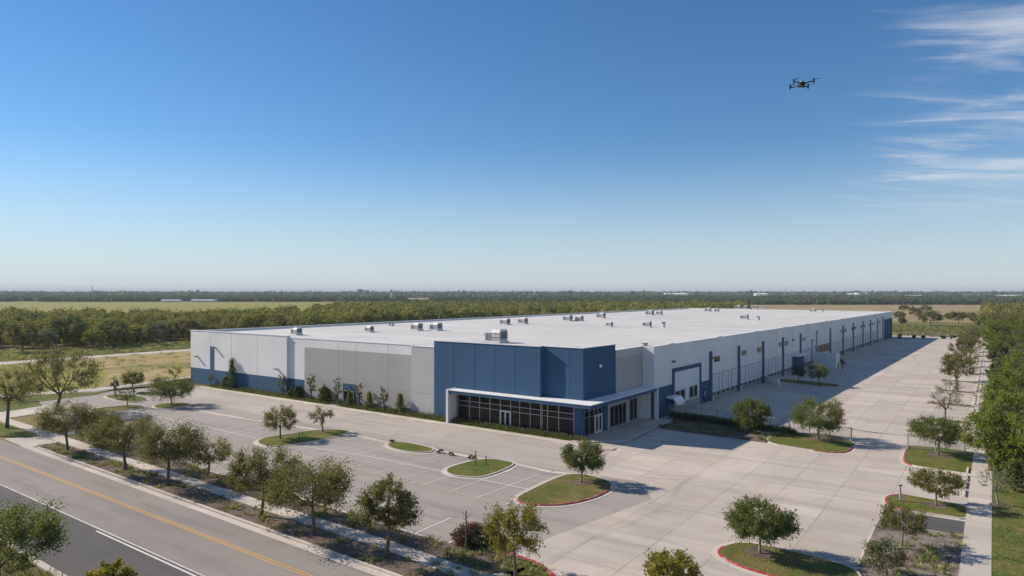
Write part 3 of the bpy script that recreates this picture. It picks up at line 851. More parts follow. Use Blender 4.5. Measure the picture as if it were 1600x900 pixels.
# grey bay door with its blue surround
o = MB().box(-87.25, -84.15, 73.84, 73.899, 0, 3.55).build('door_surround', M['blue'], W)
d = MB().box(-86.9, -84.5, 73.79, 73.839, .1, 2.35).build('door', M['glass'], W)
f = MB()
for x in (-86.9, -85.7, -84.5): f.box(x-.06, x+.06, 73.74, 73.79, .1, 2.4)
f.box(-86.9, -84.5, 73.74, 73.79, 2.3, 2.42); f.build('door_frame', M['frame'], d)

# east wall: blue-edged bay with windows
m_ = MB()
y0, y1 = YQ[0], YQ[1]
east(m_, y0, y0+.8, 1.0, 6.9, .12, 0, -.003); east(m_, y1-.6, y1, 0, 6.9, .12, 0, -.003); east(m_, y0+.8, y1-.6, 6.3, 6.9, .12, 0, -.003)
m_.build('bay_frame', M['blue'], W)
m_ = MB(); east(m_, y0+.1, y1-.61, 0, 1.35, .1, 0, -.003); m_.build('bay_plinth', M['plinth'], W)
def window_on(y0, y1, z0, z1, n, nm='window'):
    f = MB(); s = .05
    for i in range(n+1):
        y = y0+(y1-y0)*i/n; east(f, y-s, y+s, z0, z1, .09, 0, -.03)
    for z in (z0, z1): east(f, y0-s, y1+s, z-s, z+s, .10, 0, -.03)
    o = f.build(nm, M['steel'], W)
    q = MB(); east(q, y0+.02, y1-.02, z0, z1, .05, 0, -.004); q.build('pane', M['glass'], o)
window_on(on_east(1055), on_east(1061.5), 1.7, 3.3, 1); window_on(on_east(1063), on_east(1069.5), 1.6, 3.3, 1)
window_on(on_east(1077), on_east(1082.5), 1.6, 3.4, 1); window_on(on_east(1084), on_east(1089), 1.6, 3.4, 1)
# white awning over the bay's south door
m_ = MB()
a0, a1 = on_east(1041), on_east(1054); xa = xr(a0)
prof = [(0, 2.0), (1.2, 1.9), (1.7, 1.25), (1.7, .75), (1.5, .75), (1.5, 1.2), (1.0, 1.7), (0, 1.75)]
v = [(xa+px, a0, z+.9) for px, z in prof] + [(xa+px, a1, z+.9) for px, z in prof]
n = len(prof)
m_.add(v, [list(range(n)), list(range(n, 2*n))[::-1]] + [[i, n+i, n+(i+1) % n, (i+1) % n] for i in range(n)])
m_.build('awning', M['coping'], W)
# blue personnel door panel
dy = on_east(1101)
m_ = MB(); east(m_, dy-.6, dy+.6, .1, 2.3, .05, 0, -.003); dd = m_.build('door', M['bjoint'], W)
m_ = MB(); east(m_, dy-.12, dy+.12, 1.1, 2.0, .07, 0, -.051); m_.build('pane', M['lampglass'], dd)
# arched lamp near the south end of the east wall
def elamp(px, z):
    y = on_east(px)
    q = MB(); q.ball((xr(y)+.25, y, z), (.3, .45, .16), 8, 4); l = q.build('wall_lamp', M['unit_d'], W)
elamp(1051, 8.0); elamp(1110.5, 7.35)

# tall blue downpipes / pilasters, small windows, dock doors
PIL = [(1110, 549, 628), (1154, 540, 611), (1192, 533, 597), (1223, 527, 586), (1250.5, 521, 575), (1297, 513, 551), (1317, 508, 553), (1333, 505, 543), (1348, 502, 538), (1360, 499, 534), (1371, 498, 532)]
for i, (px, t, b) in enumerate(PIL):
    y = on_east(px); q = MB()
    hw = .42 + y*.0012
    east(q, y-hw, y+hw, 0 if i != 4 else 2.4, min(8.9, z_at(px, t, y)), .16, 0, -.003)
    o = q.build('pilaster', M['blue'], W)
    q = MB(); q.cyl(xr(y)+.55, y-.2, 0, 1.15, .12, 8); q.build('bollard', M['signw'], W)
for px, w_, z in ((1275, .22, 8.3), (1268, .16, 6.4), (1378.5, .3, 9.0)):
    y = on_east(px); q = MB(); q.tube([(xr(y)+.2, y, 1.2), (xr(y)+.2, y, z)], w_, 6)
    q.ball((xr(y)+.3, y, z), (.35, .5, .35), 6, 4); q.build('downpipe', M['steel'], W)
WIN = [(1116, 1124, 557.5, 564), (1159, 1165.5, 548.5, 554), (1183, 1189, 543.8, 549.5), (1217, 1221, 536, 540.5), (1226.5, 1231.5, 533.8, 538.8),
       (1254, 1258, 528, 532), (1238, 1241, 530, 532), (1313.5, 1315, 516, 519), (1319.5, 1322, 514, 518), (1330.5, 1332, 512, 515), (1335, 1337, 511, 514),
       (1344.5, 1346, 509, 512), (1350, 1351.5, 508, 511), (1357.5, 1358.5, 506, 508.5), (1362.5, 1364, 505, 507.5), (1366, 1367, 504.5, 507), (1373.5, 1375, 502, 504.5)]
for a, b, t, bt in WIN:
    y0, y1 = on_east(a), on_east(b); yc = (y0+y1)/2
    z1, z0 = z_at((a+b)/2, t, yc), z_at((a+b)/2, bt, yc)
    f = MB(); east(f, y0-.15, y1+.15, z0-.12, z1+.12, .05, 0, -.003); east(f, yc-.12, yc+.12, z0, z1, .09, 0, -.051)
    o = f.build('window', M['dgrey'], W)
    q = MB(); east(q, y0, y1, z0, z1, .07, 0, -.051); q.build('pane', M['glass'], o)
# dock doors between the pilasters
bays = [on_east(p[0]) for p in PIL]
DOCK = MB
for i, (a, b) in enumerate(zip(bays, bays[1:])):
    span = b-a
    n = 3 if span < 20 else (4 if span < 30 else 6)
    for j in range(n):
        c = a + span*(j+.5)/n
        if 222 < c < 262 and i in (4,): pass
        q = MB()
        east(q, c-1.5, c+1.5, 1.3, 4.3, .03, 0, -.003)
        for zz in (1.9, 2.5, 3.1, 3.7): east(q, c-1.5, c+1.5, zz-.02, zz+.02, .036, 1, -.031)
        o = q.build('dock_door', [M['dock'], M['joint']], W)
        q = MB()
        east(q, c-1.75, c-1.53, 1.3, 4.55, .09, 0, -.003); east(q, c+1.53, c+1.75, 1.3, 4.55, .09, 0, -.003); east(q, c-1.53, c+1.53, 4.32, 4.55, .09, 0, -.003)
        q.build('door_frame', M['lgrey'], o)
        for e_ in (-1.3, .95):
            q = MB(); east(q, c+e_, c+e_+.35, .75, 1.2, .28, 0, -.003)
            q.build('dock_bumper', M['unit_d'], o)
# far blue bay: vertical ribs
for y in np.linspace(YE+4, YR1-4, 4):
    q = MB(); east(q, y-.5, y+.5, .3, 7.6, .08, 0, -.003); q.build('blue_rib', M['bjoint'], W)
# louvred vent strip above the dock wall
y0, y1 = on_east(1274), on_east(1296); q = MB()
for j in range(7):
    a = y0+(y1-y0)*j/7; east(q, a, a+(y1-y0)/7*.7, 2.6, 4.6, .12, 0, -.003)
q.build('louvre', M['brown'], W)

# ------------------------------------------------------------------ trees
def leaves(centers, dirs, size, rng, aspect=.55, up=.25):
    """diamond leaves: (4N,3) vertices, (N,4) faces"""
    n = len(centers)
    t = dirs + rng.normal(0, .7, (n, 3)); t /= np.linalg.norm(t, axis=1, keepdims=True)+1e-9
    r = rng.normal(0, 1, (n, 3)); r[:, 2] *= .8
    b = np.cross(t, r); b /= np.linalg.norm(b, axis=1, keepdims=True)+1e-9
    L = size*rng.uniform(.7, 1.35, (n, 1)); Wd = L*aspect
    v = np.empty((n, 4, 3))
    v[:, 0] = centers - t*L/2; v[:, 1] = centers + b*Wd/2; v[:, 2] = centers + t*L/2; v[:, 3] = centers - b*Wd/2
    return v.reshape(-1, 3), np.arange(4*n).reshape(n, 4)

def bez(a, b, c, n):
    return [a*(1-t)**2 + b*2*t*(1-t) + c*t*t for t in np.linspace(0, 1, n)]

def grow(rng, H, R, th, style):
    """trunk-and-limbs MB and leaf arrays of one tree of height H, crown radius R, clear trunk th"""
    S = dict(n=34, leaf=.17, per=150, spread=.17, flat=.75, vase=.25, sp=.6, up=.5, tr=.027)
    S.update(style)
    wood = MB()
    ch = H-th
    lean = rng.normal(0, .03, 2)*H
    rt = max(.06, S['tr']*H)
    top = np.array([lean[0], lean[1], th])
    fork = top + np.array([0, 0, ch*.1])
    wood.tube([(0, 0, -.15), (lean[0]*.3, lean[1]*.3, th*.35), tuple(top), tuple(fork)], [rt*1.35, rt, rt*.85, rt*.7], 7)
    nl = S.get('limbs', 6)
    ph = rng.uniform(0, 6.28)
    lobes = rng.uniform(S.get('lob', .72), 1.10, nl)
    limbs = []
    for i in range(nl):
        a = ph + 6.283*i/nl + rng.normal(0, .2)
        el = rng.uniform(.35, .8) if i else 1.0
        rr = R*lobes[i]*(.62 if i else .12)
        end = np.array([rr*math.cos(a), rr*math.sin(a), th + ch*(.40+.42*el)])
        if not i: end = np.array([rng.normal(0, .1*R), rng.normal(0, .1*R), th+ch*.86])
        midp = top*.45 + end*.55; midp[2] = th + (end[2]-th)*.42 if i else midp[2]
        p = bez(fork - [0, 0, ch*.07*rng.random()], midp, end, 6)
        wood.tube([tuple(q) for q in p], [rt*.55, rt*.45, rt*.36, rt*.27, rt*.2, rt*.1], 5)
        limbs.append((a, p))
    V, Q, off = [], [], 0
    n = S['n']
    gold = 2.39996
    for k_ in range(n):
        a = k_*gold + rng.normal(0, .3)
        u = rng.uniform(-.85, 1.0) if S['vase'] < .5 else rng.uniform(-.5, 1.0)
        lob = lobes[int(((a-ph) % 6.283)/6.283*nl) % nl]
        rad = rng.uniform(.55, 1.0)**.6
        wr = math.sqrt(max(0, 1-u*u))
        rr = R*lob*rad*(wr*(1-S['vase']) + S['vase']*min(1, wr+.35*(u+.5)))
        zc = th + ch*(.5 + .5*u*rad) if S.get('shape') != 'cone' else 0
        if S.get('shape') == 'cone':
            hfrac = (k_+.5)/n; rr = R*(1-hfrac)*rng.uniform(.4, 1.0); zc = th*.3 + (H-th*.3)*hfrac*.97
        c = np.array([rr*math.cos(a)+lean[0], rr*math.sin(a)+lean[1], zc*(1-S['sag']*0) if 'sag' in S else zc])
        if S.get('shape') != 'cone' and zc > th*.75:
            # twig to the nearest limb
            best = min((np.linalg.norm(q-c), i, j) for i, (_, p) in enumerate(limbs) for j, q in enumerate(p[1:]))
            q = limbs[best[1]][1][best[2]+1] if best[2] < 4 else limbs[best[1]][1][3]
            m_ = (q+c)/2 + np.array([0, 0, -.06*best[0]])
            wood.tube([tuple(q), tuple(m_), tuple(c)], [rt*.16, rt*.11, rt*.05], 4, cap=False)
        out = c - np.array([0, 0, th+ch*.35]); out /= np.linalg.norm(out)+1e-9
        out[2] += S['up']*.6; out /= np.linalg.norm(out)
        m = int(S['per']*rng.uniform(.6, 1.4))
        cs = R*S['spread']*rng.uniform(.75, 1.35)
        # sprays: several twigs that leave the clump outward, leaves along each
        ns = 7
        tw = out + rng.normal(0, S['sp'], (ns, 3)); tw /= np.linalg.norm(tw, axis=1, keepdims=True)
        idx = rng.integers(0, ns, m); tpos = rng.uniform(-.35, 1.0, m)**1
        d = tw[idx]
        cen = c + d*(tpos*cs*2.0)[:, None] + rng.normal(0, cs*.30, (m, 3))*np.array([1, 1, S['flat']])
        keep = cen[:, 2] > .12
        cen, d = cen[keep], d[keep]
        v, q = leaves(cen, d, S['leaf'], rng, S.get('aspect', .55))
        V.append(v); Q.append(q+off); off += len(v)
    return wood, np.concatenate(V), np.concatenate(Q)

ROUND = dict(n=72, per=240, lob=.84, vase=.1, spread=.175, sp=.8, leaf=.14)
OAK = dict(n=62, per=240, lob=.74, vase=.38, spread=.19, sp=.95, leaf=.14, up=.55)
VASE = dict(n=58, per=230, vase=.45, spread=.19, sp=.6, up=.9, leaf=.14)
FEATHER = dict(n=26, per=60, vase=.45, spread=.2, sp=.5, up=.8, leaf=.18, aspect=.35, limbs=8)
BARE = dict(n=22, per=26, vase=.45, spread=.22, sp=.5, up=.7, leaf=.2, aspect=.3, limbs=9)
BIG = dict(n=60, per=190, vase=.25, spread=.15, sp=.7, up=.4, leaf=.27)
CONE = dict(n=40, per=60, shape='cone', spread=.35, sp=.5, leaf=.17, up=-.2)

_tseed = [100]
def tree(name, label, px, by, top, width, style, leaf, cat='tree', group=None, th=.36, bark='bark', dx=0, ps=1.0, at=None, H=None, R=None, trunk=True):
    """px,by: where the trunk meets the ground; top: row of the crown's top; width of the crown, in photo pixels"""
    if at is None:
        x, y = g(px, by); D = dist(by)
        H = (by-top)/F*D if H is None else H; R = width/2/F*D if R is None else R
    else: x, y = at
    _tseed[0] += 1
    rng = np.random.default_rng(_tseed[0])
    st = dict(style); st['per'] = st.get('per', 150)*ps
    t = thing(name, label, cat, (x, y, 0), rng.uniform(0, 6.28), group)
    wood, v, q = grow(rng, H*.97, R*.92, H*th, st)
    if trunk: wood.build('trunk', M[bark], t, smooth=True)
    np_mesh('crown', v, q, M[leaf], t)
    return t

RG = 'trees along the road'
tree('street_tree', 'young oak at the left picture edge on the lawn beside the driveway mouth', 11, 670, 577, 78, OAK, 'leaf_oak', group=RG, th=.4)
tree('oak_tree', 'tallest feathery oak behind the roadside row, left of the warehouse', 86, 648, 551, 108, dict(BIG, vase=.2, leaf=.22, per=150, up=.7), 'leaf_oak', group=RG, th=.28)
tree('street_tree', 'round dark oak at the near corner of the driveway mouth, first of the bed', 106, 704, 634, 82, OAK, 'leaf_oak', group=RG, th=.42)
tree('willow_shrub', 'light green bushy tree between the first two roadside oaks', 158, 694, 646, 54, dict(ROUND, leaf=.15), 'leaf_green', group=RG, th=.12)
tree('street_tree', 'second oak of the roadside bed, spreading crown with some yellow', 197, 736, 650, 96, OAK, 'leaf_oak', group=RG, th=.42)
tree('street_tree', 'third and broadest dark oak of the left roadside bed, before the small one', 262, 760, 667, 104, dict(OAK, n=76), 'leaf_oak', group=RG, th=.40)
tree('street_tree', 'small thin oak behind the sidewalk by the lot kerb', 324, 746, 690, 68, dict(VASE, per=100), 'leaf_oak', group=RG, th=.36)
tree('street_tree', 'oak leaning over the sidewalk, just right of the small thin one', 408, 808, 709, 112, OAK, 'leaf_oak', group=RG, th=.44)
tree('street_tree', 'widest flat-topped oak of the roadside bed, mid lower picture', 491, 838, 735, 134, dict(OAK, n=76, vase=.5), 'leaf_oak', group=RG, th=.42)
tree('street_tree', 'upright narrow olive-green oak standing beside the walk, right of the widest one', 604, 874, 756, 92, VASE, 'leaf_oak', group=RG, th=.40)
tree('street_tree', 'yellowing tree at the corner of the bed by the red kerb', 806, 904, 794, 98, dict(VASE, per=150), 'leaf_yellow', group=RG, th=.36)
tree('street_tree', 'pale olive crown cut by the bottom picture edge on the concrete', 1045, 972, 866, 84, VASE, 'leaf_yellow', group=RG, th=.36)
tree('street_tree', 'bright leafy tree in the lower left corner, reaching over the dark asphalt', -4, 930, 800, 190, dict(BIG, vase=.5, leaf=.15, up=.35, per=300, n=66), 'leaf_green', group=RG, th=.3)
tree('street_tree', 'top of a small tree peeking over the bottom edge beside the dark asphalt', 172, 965, 884, 60, VASE, 'leaf_yellow', group=RG, th=.35)

LG = 'trees on the parking islands'
tree('lot_tree', 'compact tree on the tip of the large red-kerbed front island', 908, 756, 694, 64, dict(ROUND, vase=.3), 'leaf_green', group=LG, th=.34, bark='bark_pale')
tree('lot_tree', 'slightly bigger of the two saplings on the long stall island', 438, 687, 637, 50, dict(ROUND, per=110), 'leaf_oak', group=LG, th=.3)
tree('lot_tree', 'thinner of the two saplings on the long stall island, nearer the building', 505, 676, 636, 38, dict(ROUND, per=90, n=30), 'leaf_oak', group=LG, th=.36)
tree('lot_tree', 'dense round tree alone on the curved island at the bottom', 1187, 867, 789, 94, dict(ROUND, vase=.3, n=84), 'leaf_green', group=LG, th=.34, bark='bark_pale')
tree('lot_tree', 'tight globe-shaped tree half in shade by the fence', 1170, 675, 626, 54, dict(ROUND, n=84, vase=0), 'leaf_green', group=LG, th=.2)
tree('lot_tree', 'full round tree on the lawn at the gate, right of the globe-shaped one', 1278, 688, 626, 80, dict(ROUND, n=90, vase=.2), 'leaf_green', group=LG, th=.28, bark='bark_pale')
tree('lot_tree', 'broad dark tree with forked pale trunk on the lawn right of the gate', 1466, 713, 656, 78, dict(OAK, n=66), 'leaf_green', group=LG, th=.38, bark='bark_pale')
tree('lot_tree', 'tree on the island with the small sign, beside the wheel stops', 1463, 792, 737, 68, dict(VASE, per=140), 'leaf_oak', group=LG, th=.36, bark='bark_pale')
tree('lot_tree', 'tree in the gravel bed below the dark asphalt panel', 1408, 858, 794, 72, dict(OAK, n=36, per=120), 'leaf_oak', group=LG, th=.44, bark='bark_pale')
tree('lot_tree', 'low grey-green tree in the gravel bed at the bottom edge', 1387, 903, 853, 66, dict(VASE, per=110), 'leaf_grey', group=LG, th=.25, ps=.6)
tree('lot_tree', 'nearly bare young tree in a mulch ring on the right lawn', 1560, 792, 731, 46, BARE, 'leaf_grey', group=LG, th=.34, bark='bark_pale')
tree('lot_tree', 'left of two trees on the dark grass strip before the docks', 1247, 600, 572, 20, dict(ROUND, per=80), 'leaf_dark', group=LG, th=.4)
tree('lot_tree', 'right and larger of two trees on the dark grass strip before the docks', 1281, 604, 570, 30, dict(ROUND, per=100), 'leaf_green', group=LG, th=.34)
AG = 'trees on the narrow islands of the east lot'
east_lab = ['sparse brownish tree on the nearest narrow island of the east lot', 'brownish thin tree on the second narrow island of the east lot',
            'first of the fuller green trees of the receding east row', 'second of the fuller green trees of the receding east row',
            'third green tree of the receding east row', 'fourth green tree of the receding east row', 'fifth green tree of the receding east row',
            'sixth green tree of the receding east row', 'seventh green tree of the receding east row', 'eighth green tree of the receding east row',
            'last but one green tree of the receding east row', 'last, farthest green tree of the receding east row']
for i, (y, lb) in enumerate(zip(YS, east_lab)):
    sp = i < 2
    tree('row_tree', lb, 0, 0, 0, 0, FEATHER if sp else dict(ROUND, vase=.2, per=110, n=34, leaf=.22), 'leaf_brown' if sp else 'leaf_oak', group=AG, th=.34,
         at=((-5.6, -5.9)[i] if sp else -5.9 + .25*((i*7) % 5-2), y), H=(4.4, 4.2)[i] if sp else 5.6+.4*((i*3) % 4), R=(2.0, 1.9)[i] if sp else 2.5+.2*((i*5) % 3))
# small trees at the left end of the lot
SG = 'small trees at the west end of the lot'
tree('lot_tree', 'thin feathery sapling on the lens-shaped dry island at the left', 200, 637, 608, 30, FEATHER, 'leaf_grey', group=SG, th=.36)
tree('lot_tree', 'small round dark tree on the west island before the brown field', 209, 613, 579, 33, dict(ROUND, per=110), 'leaf_oak', group=SG, th=.34)
tree('lot_tree', 'wide dark oak on the last west island casting a long shadow', 269, 634, 594, 66, dict(OAK, n=80), 'leaf_green', group=SG, th=.3)
tree('lot_tree', 'spiky small tree by the path just left of the white wall', 273, 598, 573, 22, FEATHER, 'leaf_oak', group=SG, th=.3)
def staked(px, by, top, label):
    x, y = g(px, by); D = dist(by); H = (by-top)/F*D
    t = tree('staked_sapling', label, px, by, top+8, 12, FEATHER, 'leaf_grey', group=SG, th=.4, cat='sapling')
    t.rotation_euler.z = 0
    for s in (-.45, .45): MB().cyl(s, 0, 0, H, .05, 6).build('stake', M['bark_pale'], t)
    MB().tube([(-.45, 0, H*.8), (.45, 0, H*.8)], .03, 5).build('tie', M['rubber'], t)
staked(180, 619, 586, 'staked sapling between two posts on the west island')
staked(247, 603, 583, 'staked sapling on the lawn strip left of the white wall')
# plants along the front wall
PG = 'saplings and evergreens along the front wall'
def front(name, label, px, top, wd, style, leaf, Y=72.9, th=.2, cat='tree', ps=1.0):
    dx, dy = -SN*F + CS*(px-800), CS*F + SN*(px-800)
    X = dx*Y/dy; D = F*Y/dy
    H = z_at(px, top, Y)
    tree(name, label, 0, 0, 0, 0, style, leaf, cat, PG, th, at=(X, Y), H=H, R=wd/2/F*D, ps=ps)
front('conifer', 'dark pointed conifer before the blue base of the white wall', 363, 561, 19, dict(CONE, per=120), 'leaf_dark', th=.05)
front('evergreen_bush', 'small round bush at the left foot of the pointed conifer', 352, 588, 11, ROUND, 'leaf_green', th=.05, ps=.5, cat='bush')
front('sapling', 'wispy sapling near the left corner of the blue base', 329, 580, 8, BARE, 'leaf_green', th=.3)
front('sapling', 'sapling beside the step in the wall between the white sections', 441, 585, 15, FEATHER, 'leaf_grey', th=.15)
front('evergreen_bush', 'small dark bush right of the step, on the blue base', 466, 602, 15, ROUND, 'leaf_dark', th=.05, ps=.6, cat='bush')
front('evergreen_bush', 'smaller pale bush right at the step in the wall', 454, 606, 9, ROUND, 'leaf_green', th=.05, ps=.4, cat='bush')
front('sapling', 'tall thin sapling at the left edge of the grey wall', 486, 584, 14, FEATHER, 'leaf_green', th=.22)
front('evergreen_bush', 'bushy evergreen between the first two saplings of the grey wall', 506, 604, 17, ROUND, 'leaf_green', th=.08, ps=.7, cat='bush')
front('sapling', 'sapling immediately left of the grey wall door', 526, 590, 15, FEATHER, 'leaf_green', th=.15)
front('evergreen_bush', 'slim evergreen standing before the grey wall door', 546, 611, 13, CONE, 'leaf_green', th=.05, cat='bush')
front('sapling', 'sapling immediately right of the grey wall door', 561, 594, 11, FEATHER, 'leaf_green', th=.12)
front('evergreen_bush', 'squat evergreen right of the door, before the lone sapling', 578, 614, 16, dict(CONE, n=50), 'leaf_green', th=.05, cat='bush')
front('sapling', 'lone sapling at the middle of the right grey wall', 601, 600, 15, FEATHER, 'leaf_green', th=.25)
front('evergreen_bush', 'last evergreen along the grey wall, next to the blue block', 624, 617, 16, dict(CONE, n=50), 'leaf_green', th=.05, cat='bush')

# shrub with red flowers by the lot corner
BSH = dict(ROUND, n=34, vase=0, spread=.22)
tree('flowering_shrub', 'bushy shrub with dark red leaves behind the thin pole', 733, 852, 824, 48, BSH, 'leaf_red', 'shrub', th=.05, trunk=False)
tree('flowering_shrub', 'grey-green rounded shrub at the right of the red one', 752, 852, 826, 42, BSH, 'leaf_grey', 'shrub', th=.05, trunk=False)
tree('flowering_shrub', 'small pinkish shrub touching the yellowing tree', 775, 855, 836, 26, BSH, 'leaf_brown', 'shrub', th=.05, trunk=False)

# trees at the edge of the wood beyond the pale road
WG = 'trees at the edge of the western wood'
for px, by, top, wd, leaf, lb in [
    (35, 553, 504, 52, 'leaf_oak', 'broad dark tree at the wood edge, farthest left beyond the pale road'),
    (70, 547, 516, 40, 'leaf_grey', 'low pale tree at the wood edge, second from the left'),
    (104, 543, 496, 50, 'leaf_dark', 'very dark round tree at the wood edge, third from the left'),
    (146, 547, 517, 32, 'leaf_bright', 'small bright green tree alone on the verge of the wood'),
    (174, 543, 499, 48, 'leaf_green', 'twin-trunk tree right of the small bright one'),
    (207, 538, 512, 30, 'leaf_bright', 'small light tree between the twin-trunk and the grey ones'),
    (247, 540, 505, 38, 'leaf_grey', 'pale grey-green rounded tree at the wood edge'),
    (296, 534, 498, 42, 'leaf_oak', 'olive tree at the wood edge next to the warehouse corner')]:
    tree('woodland_tree', lb, px, by, top, wd, dict(BIG, leaf=.36, per=120, n=60), leaf, group=WG, th=.3)
# trees in the tan field beyond the warehouse
FG = 'trees in the tan field'
for px, by, top, wd, th, lb in [
    (1454, 511, 487, 36, .35, 'round olive tree in the tan field, nearest the warehouse end'),
    (1498, 507, 488, 24, .35, 'middle tree of the tan field with a slim trunk'),
    (1535, 513, 488, 44, .3, 'broad tree of the tan field beside the right wood'),
    (1412, 485, 477, 15, .1, 'far dark bush above the warehouse corner'),
    (1429, 494, 480, 18, .1, 'dark clump of bush just right of the warehouse corner'),
    (1447, 487, 478, 18, .1, 'far rounded bush behind the round olive tree'),
    (1405, 498, 487, 16, .1, 'pale bush touching the far warehouse corner'),
    (1410, 506, 497, 12, .1, 'small dark bush low beside the far warehouse corner'),
    (1483, 500, 490, 13, .1, 'little round bush left of the slim-trunk tree')]:
    tree('field_tree' if th > .2 else 'field_bush', lb, px, by, top, wd, dict(BIG, leaf=.5, per=90, n=50, vase=.1 if th < .2 else .25), 'leaf_oak' if px != 1405 else 'leaf_green',
         'tree' if th > .2 else 'bush', FG, th)
# eastern wood: big trees right of the walk
EG = 'trees of the eastern wood'
for px, by, top, wd, leaf, lb in [
    (1547, 737, 638, 78, 'leaf_bright', 'tall airy tree standing out of the right wood over the lawn'),
    (1600, 742, 606, 112, 'leaf_bright', 'bright yellow-green tree at the right edge behind the airy one'),
    (1588, 690, 578, 84, 'leaf_bright', 'bright tree of the right wood level with the first narrow island'),
    (1566, 668, 600, 50, 'leaf_green', 'lower green tree of the right wood beside the second narrow island'),
    (1604, 650, 545, 92, 'leaf_bright', 'tall bright tree deep in the right wood'),
    (1590, 612, 546, 56, 'leaf_grey', 'pale greyish tree in the middle of the right wood'),
    (1566, 610, 562, 40, 'leaf_green', 'low dark green tree of the right wood beside the walk'),
    (1553, 640, 608, 26, 'leaf_green', 'small green tree overhanging the walk in the right wood'),
    (1594, 566, 497, 100, 'leaf_bright', 'great bright dome-shaped tree crowning the right wood'),
    (1560, 572, 535, 34, 'leaf_green', 'low green tree at the foot of the bright dome'),
    (1552, 552, 524, 22, 'leaf_bright', 'bright tree left of the dome, far along the walk'),
    (1580, 534, 488, 74, 'leaf_oak', 'dark broad tree behind the bright dome'),
    (1556, 535, 512, 26, 'leaf_green', 'far green tree where the walk ends')]:
    sc_ = dist(by)/110
    st = dict(BIG, leaf=max(.2, .2*sc_), per=200, n=70, vase=.1) if px != 1547 else dict(BIG, leaf=.17, per=150, n=66, vase=.2, up=.8)
    tree('woodland_tree', lb, px, by, top, wd, st, leaf, group=EG, th=.12 if px != 1547 else .28)

for px, by, top, wd, leaf, lb in [
    (1577, 745, 694, 52, 'leaf_bright', 'low bright bush under the airy tree at the lawn edge'),
    (1600, 770, 716, 50, 'leaf_green', 'green bush cut by the right picture edge below the bright trees'),
    (1563, 716, 672, 44, 'leaf_bright', 'leafy bush behind the airy tree trunk'),
    (1578, 655, 612, 44, 'leaf_bright', 'rounded bush filling the right wood beside the third narrow island'),
    (1559, 600, 568, 26, 'leaf_bright', 'narrow bush by the far walk below the bright dome')]:
    tree('wood_bush', lb, px, by, top, wd, dict(BIG, leaf=.19*max(1, dist(by)/90), per=200, n=60, vase=0), leaf, 'bush', 'bushes under the eastern wood', th=.05)

# ------------------------------------------------------------------ woods too dense to count
def crown_template(rng, n, lobes=15):
    """points and normals on a lumpy dome of unit radius and unit height"""
    P, N = [], []
    L = []
    for i in range(lobes):
        a = i*2.39996+rng.normal(0, .2); u = rng.uniform(.0, .95)
        r = math.sqrt(1-u*u)*.66
        L.append((np.array([r*math.cos(a), r*math.sin(a), (.30+.46*u)]), rng.uniform(.26, .40)))
    for i in range(n):
        c, r = L[i % lobes]
        d = rng.normal(0, 1, 3); d[2] = abs(d[2])*1.0-.35; d /= np.linalg.norm(d)
        P.append(c + d*r*rng.uniform(.8, 1.1)); N.append(d)
    return np.array(P), np.array(N)

def wood(name, pts, nq, qs, mat, seed, label):
    """pts: rows of x, y, height, radius"""
    rng = np.random.default_rng(seed)
    K = 6
    T = [crown_template(rng, nq) for _ in range(K)]
    pts = np.array(pts); V = []
    which = rng.integers(0, K, len(pts))
    for k_ in range(K):
        s = pts[which == k_]
        if not len(s): continue
        P, N = T[k_]
        a = rng.uniform(0, 6.28, len(s)); ca, sa = np.cos(a)[:, None], np.sin(a)[:, None]
        x = P[None, :, 0]*ca - P[None, :, 1]*sa; y = P[None, :, 0]*sa + P[None, :, 1]*ca
        nx = N[None, :, 0]*ca - N[None, :, 1]*sa; ny = N[None, :, 0]*sa + N[None, :, 1]*ca
        c = np.stack([s[:, 0:1]+x*s[:, 3:4], s[:, 1:2]+y*s[:, 3:4], P[None, :, 2]*s[:, 2:3]], -1).reshape(-1, 3)
        nn = np.stack([nx, ny, np.broadcast_to(N[None, :, 2], nx.shape)], -1).reshape(-1, 3)
        nn = nn + rng.normal(0, .28, nn.shape)
        t = np.cross(nn, rng.normal(0, 1, nn.shape)); t /= np.linalg.norm(t, axis=1, keepdims=True)+1e-9
        b = np.cross(nn, t); b /= np.linalg.norm(b, axis=1, keepdims=True)+1e-9
        sz = (qs*np.repeat(s[:, 3], nq)*rng.uniform(.6, 1.4, len(c)))[:, None]
        v = np.stack([c-t*sz, c-b*sz*.7, c+t*sz, c+b*sz*.7], 1)
        V.append(v.reshape(-1, 3))
    V = np.concatenate(V)
    o = np_mesh(name, V, np.arange(len(V)).reshape(-1, 4), M[mat])
    return tag(o, label, 'wood', kind='stuff')

rw = np.random.default_rng(5)
def scatter(D0, D1, p0, p1, spacing, hr, rr, skip=None, jit=.6):
    out = []
    D = D0
    while D < D1:
        x0, x1 = (p0-800)/F*D, (p1-800)/F*D
        n = max(1, int((x1-x0)/spacing))
        for l in np.linspace(x0, x1, n):
            l2 = l + rw.normal(0, spacing*jit*.5); D2 = D + rw.uniform(-.5, .5)*spacing
            X, Y = -SN*D2+CS*l2, CS*D2+SN*l2
            if skip and skip(X, Y, D2, 800+l2/D2*F): continue
            out.append((X, Y, rw.uniform(*hr), rw.uniform(*rr)))
        D += spacing*.9
    return out
def bld(X, Y): return -212 < X and Y < 345
def sk_near(X, Y, D, px):
    if D > np.interp(px, [-300, 300, 480, 620, 900], [385, 400, 455, 540, 560]) + 14*math.sin(px*.06): return True
    if X > -246 - 4*math.sin(Y*.05) - 3*math.sin(Y*.21): return not (Y > 352+12*math.sin(X*.05) and px < 1120-40*math.sin(D*.02))
    return False
w1 = scatter(225, 330, -260, 640, 7.2, (5.5, 9.8), (3.6, 6.6), sk_near)
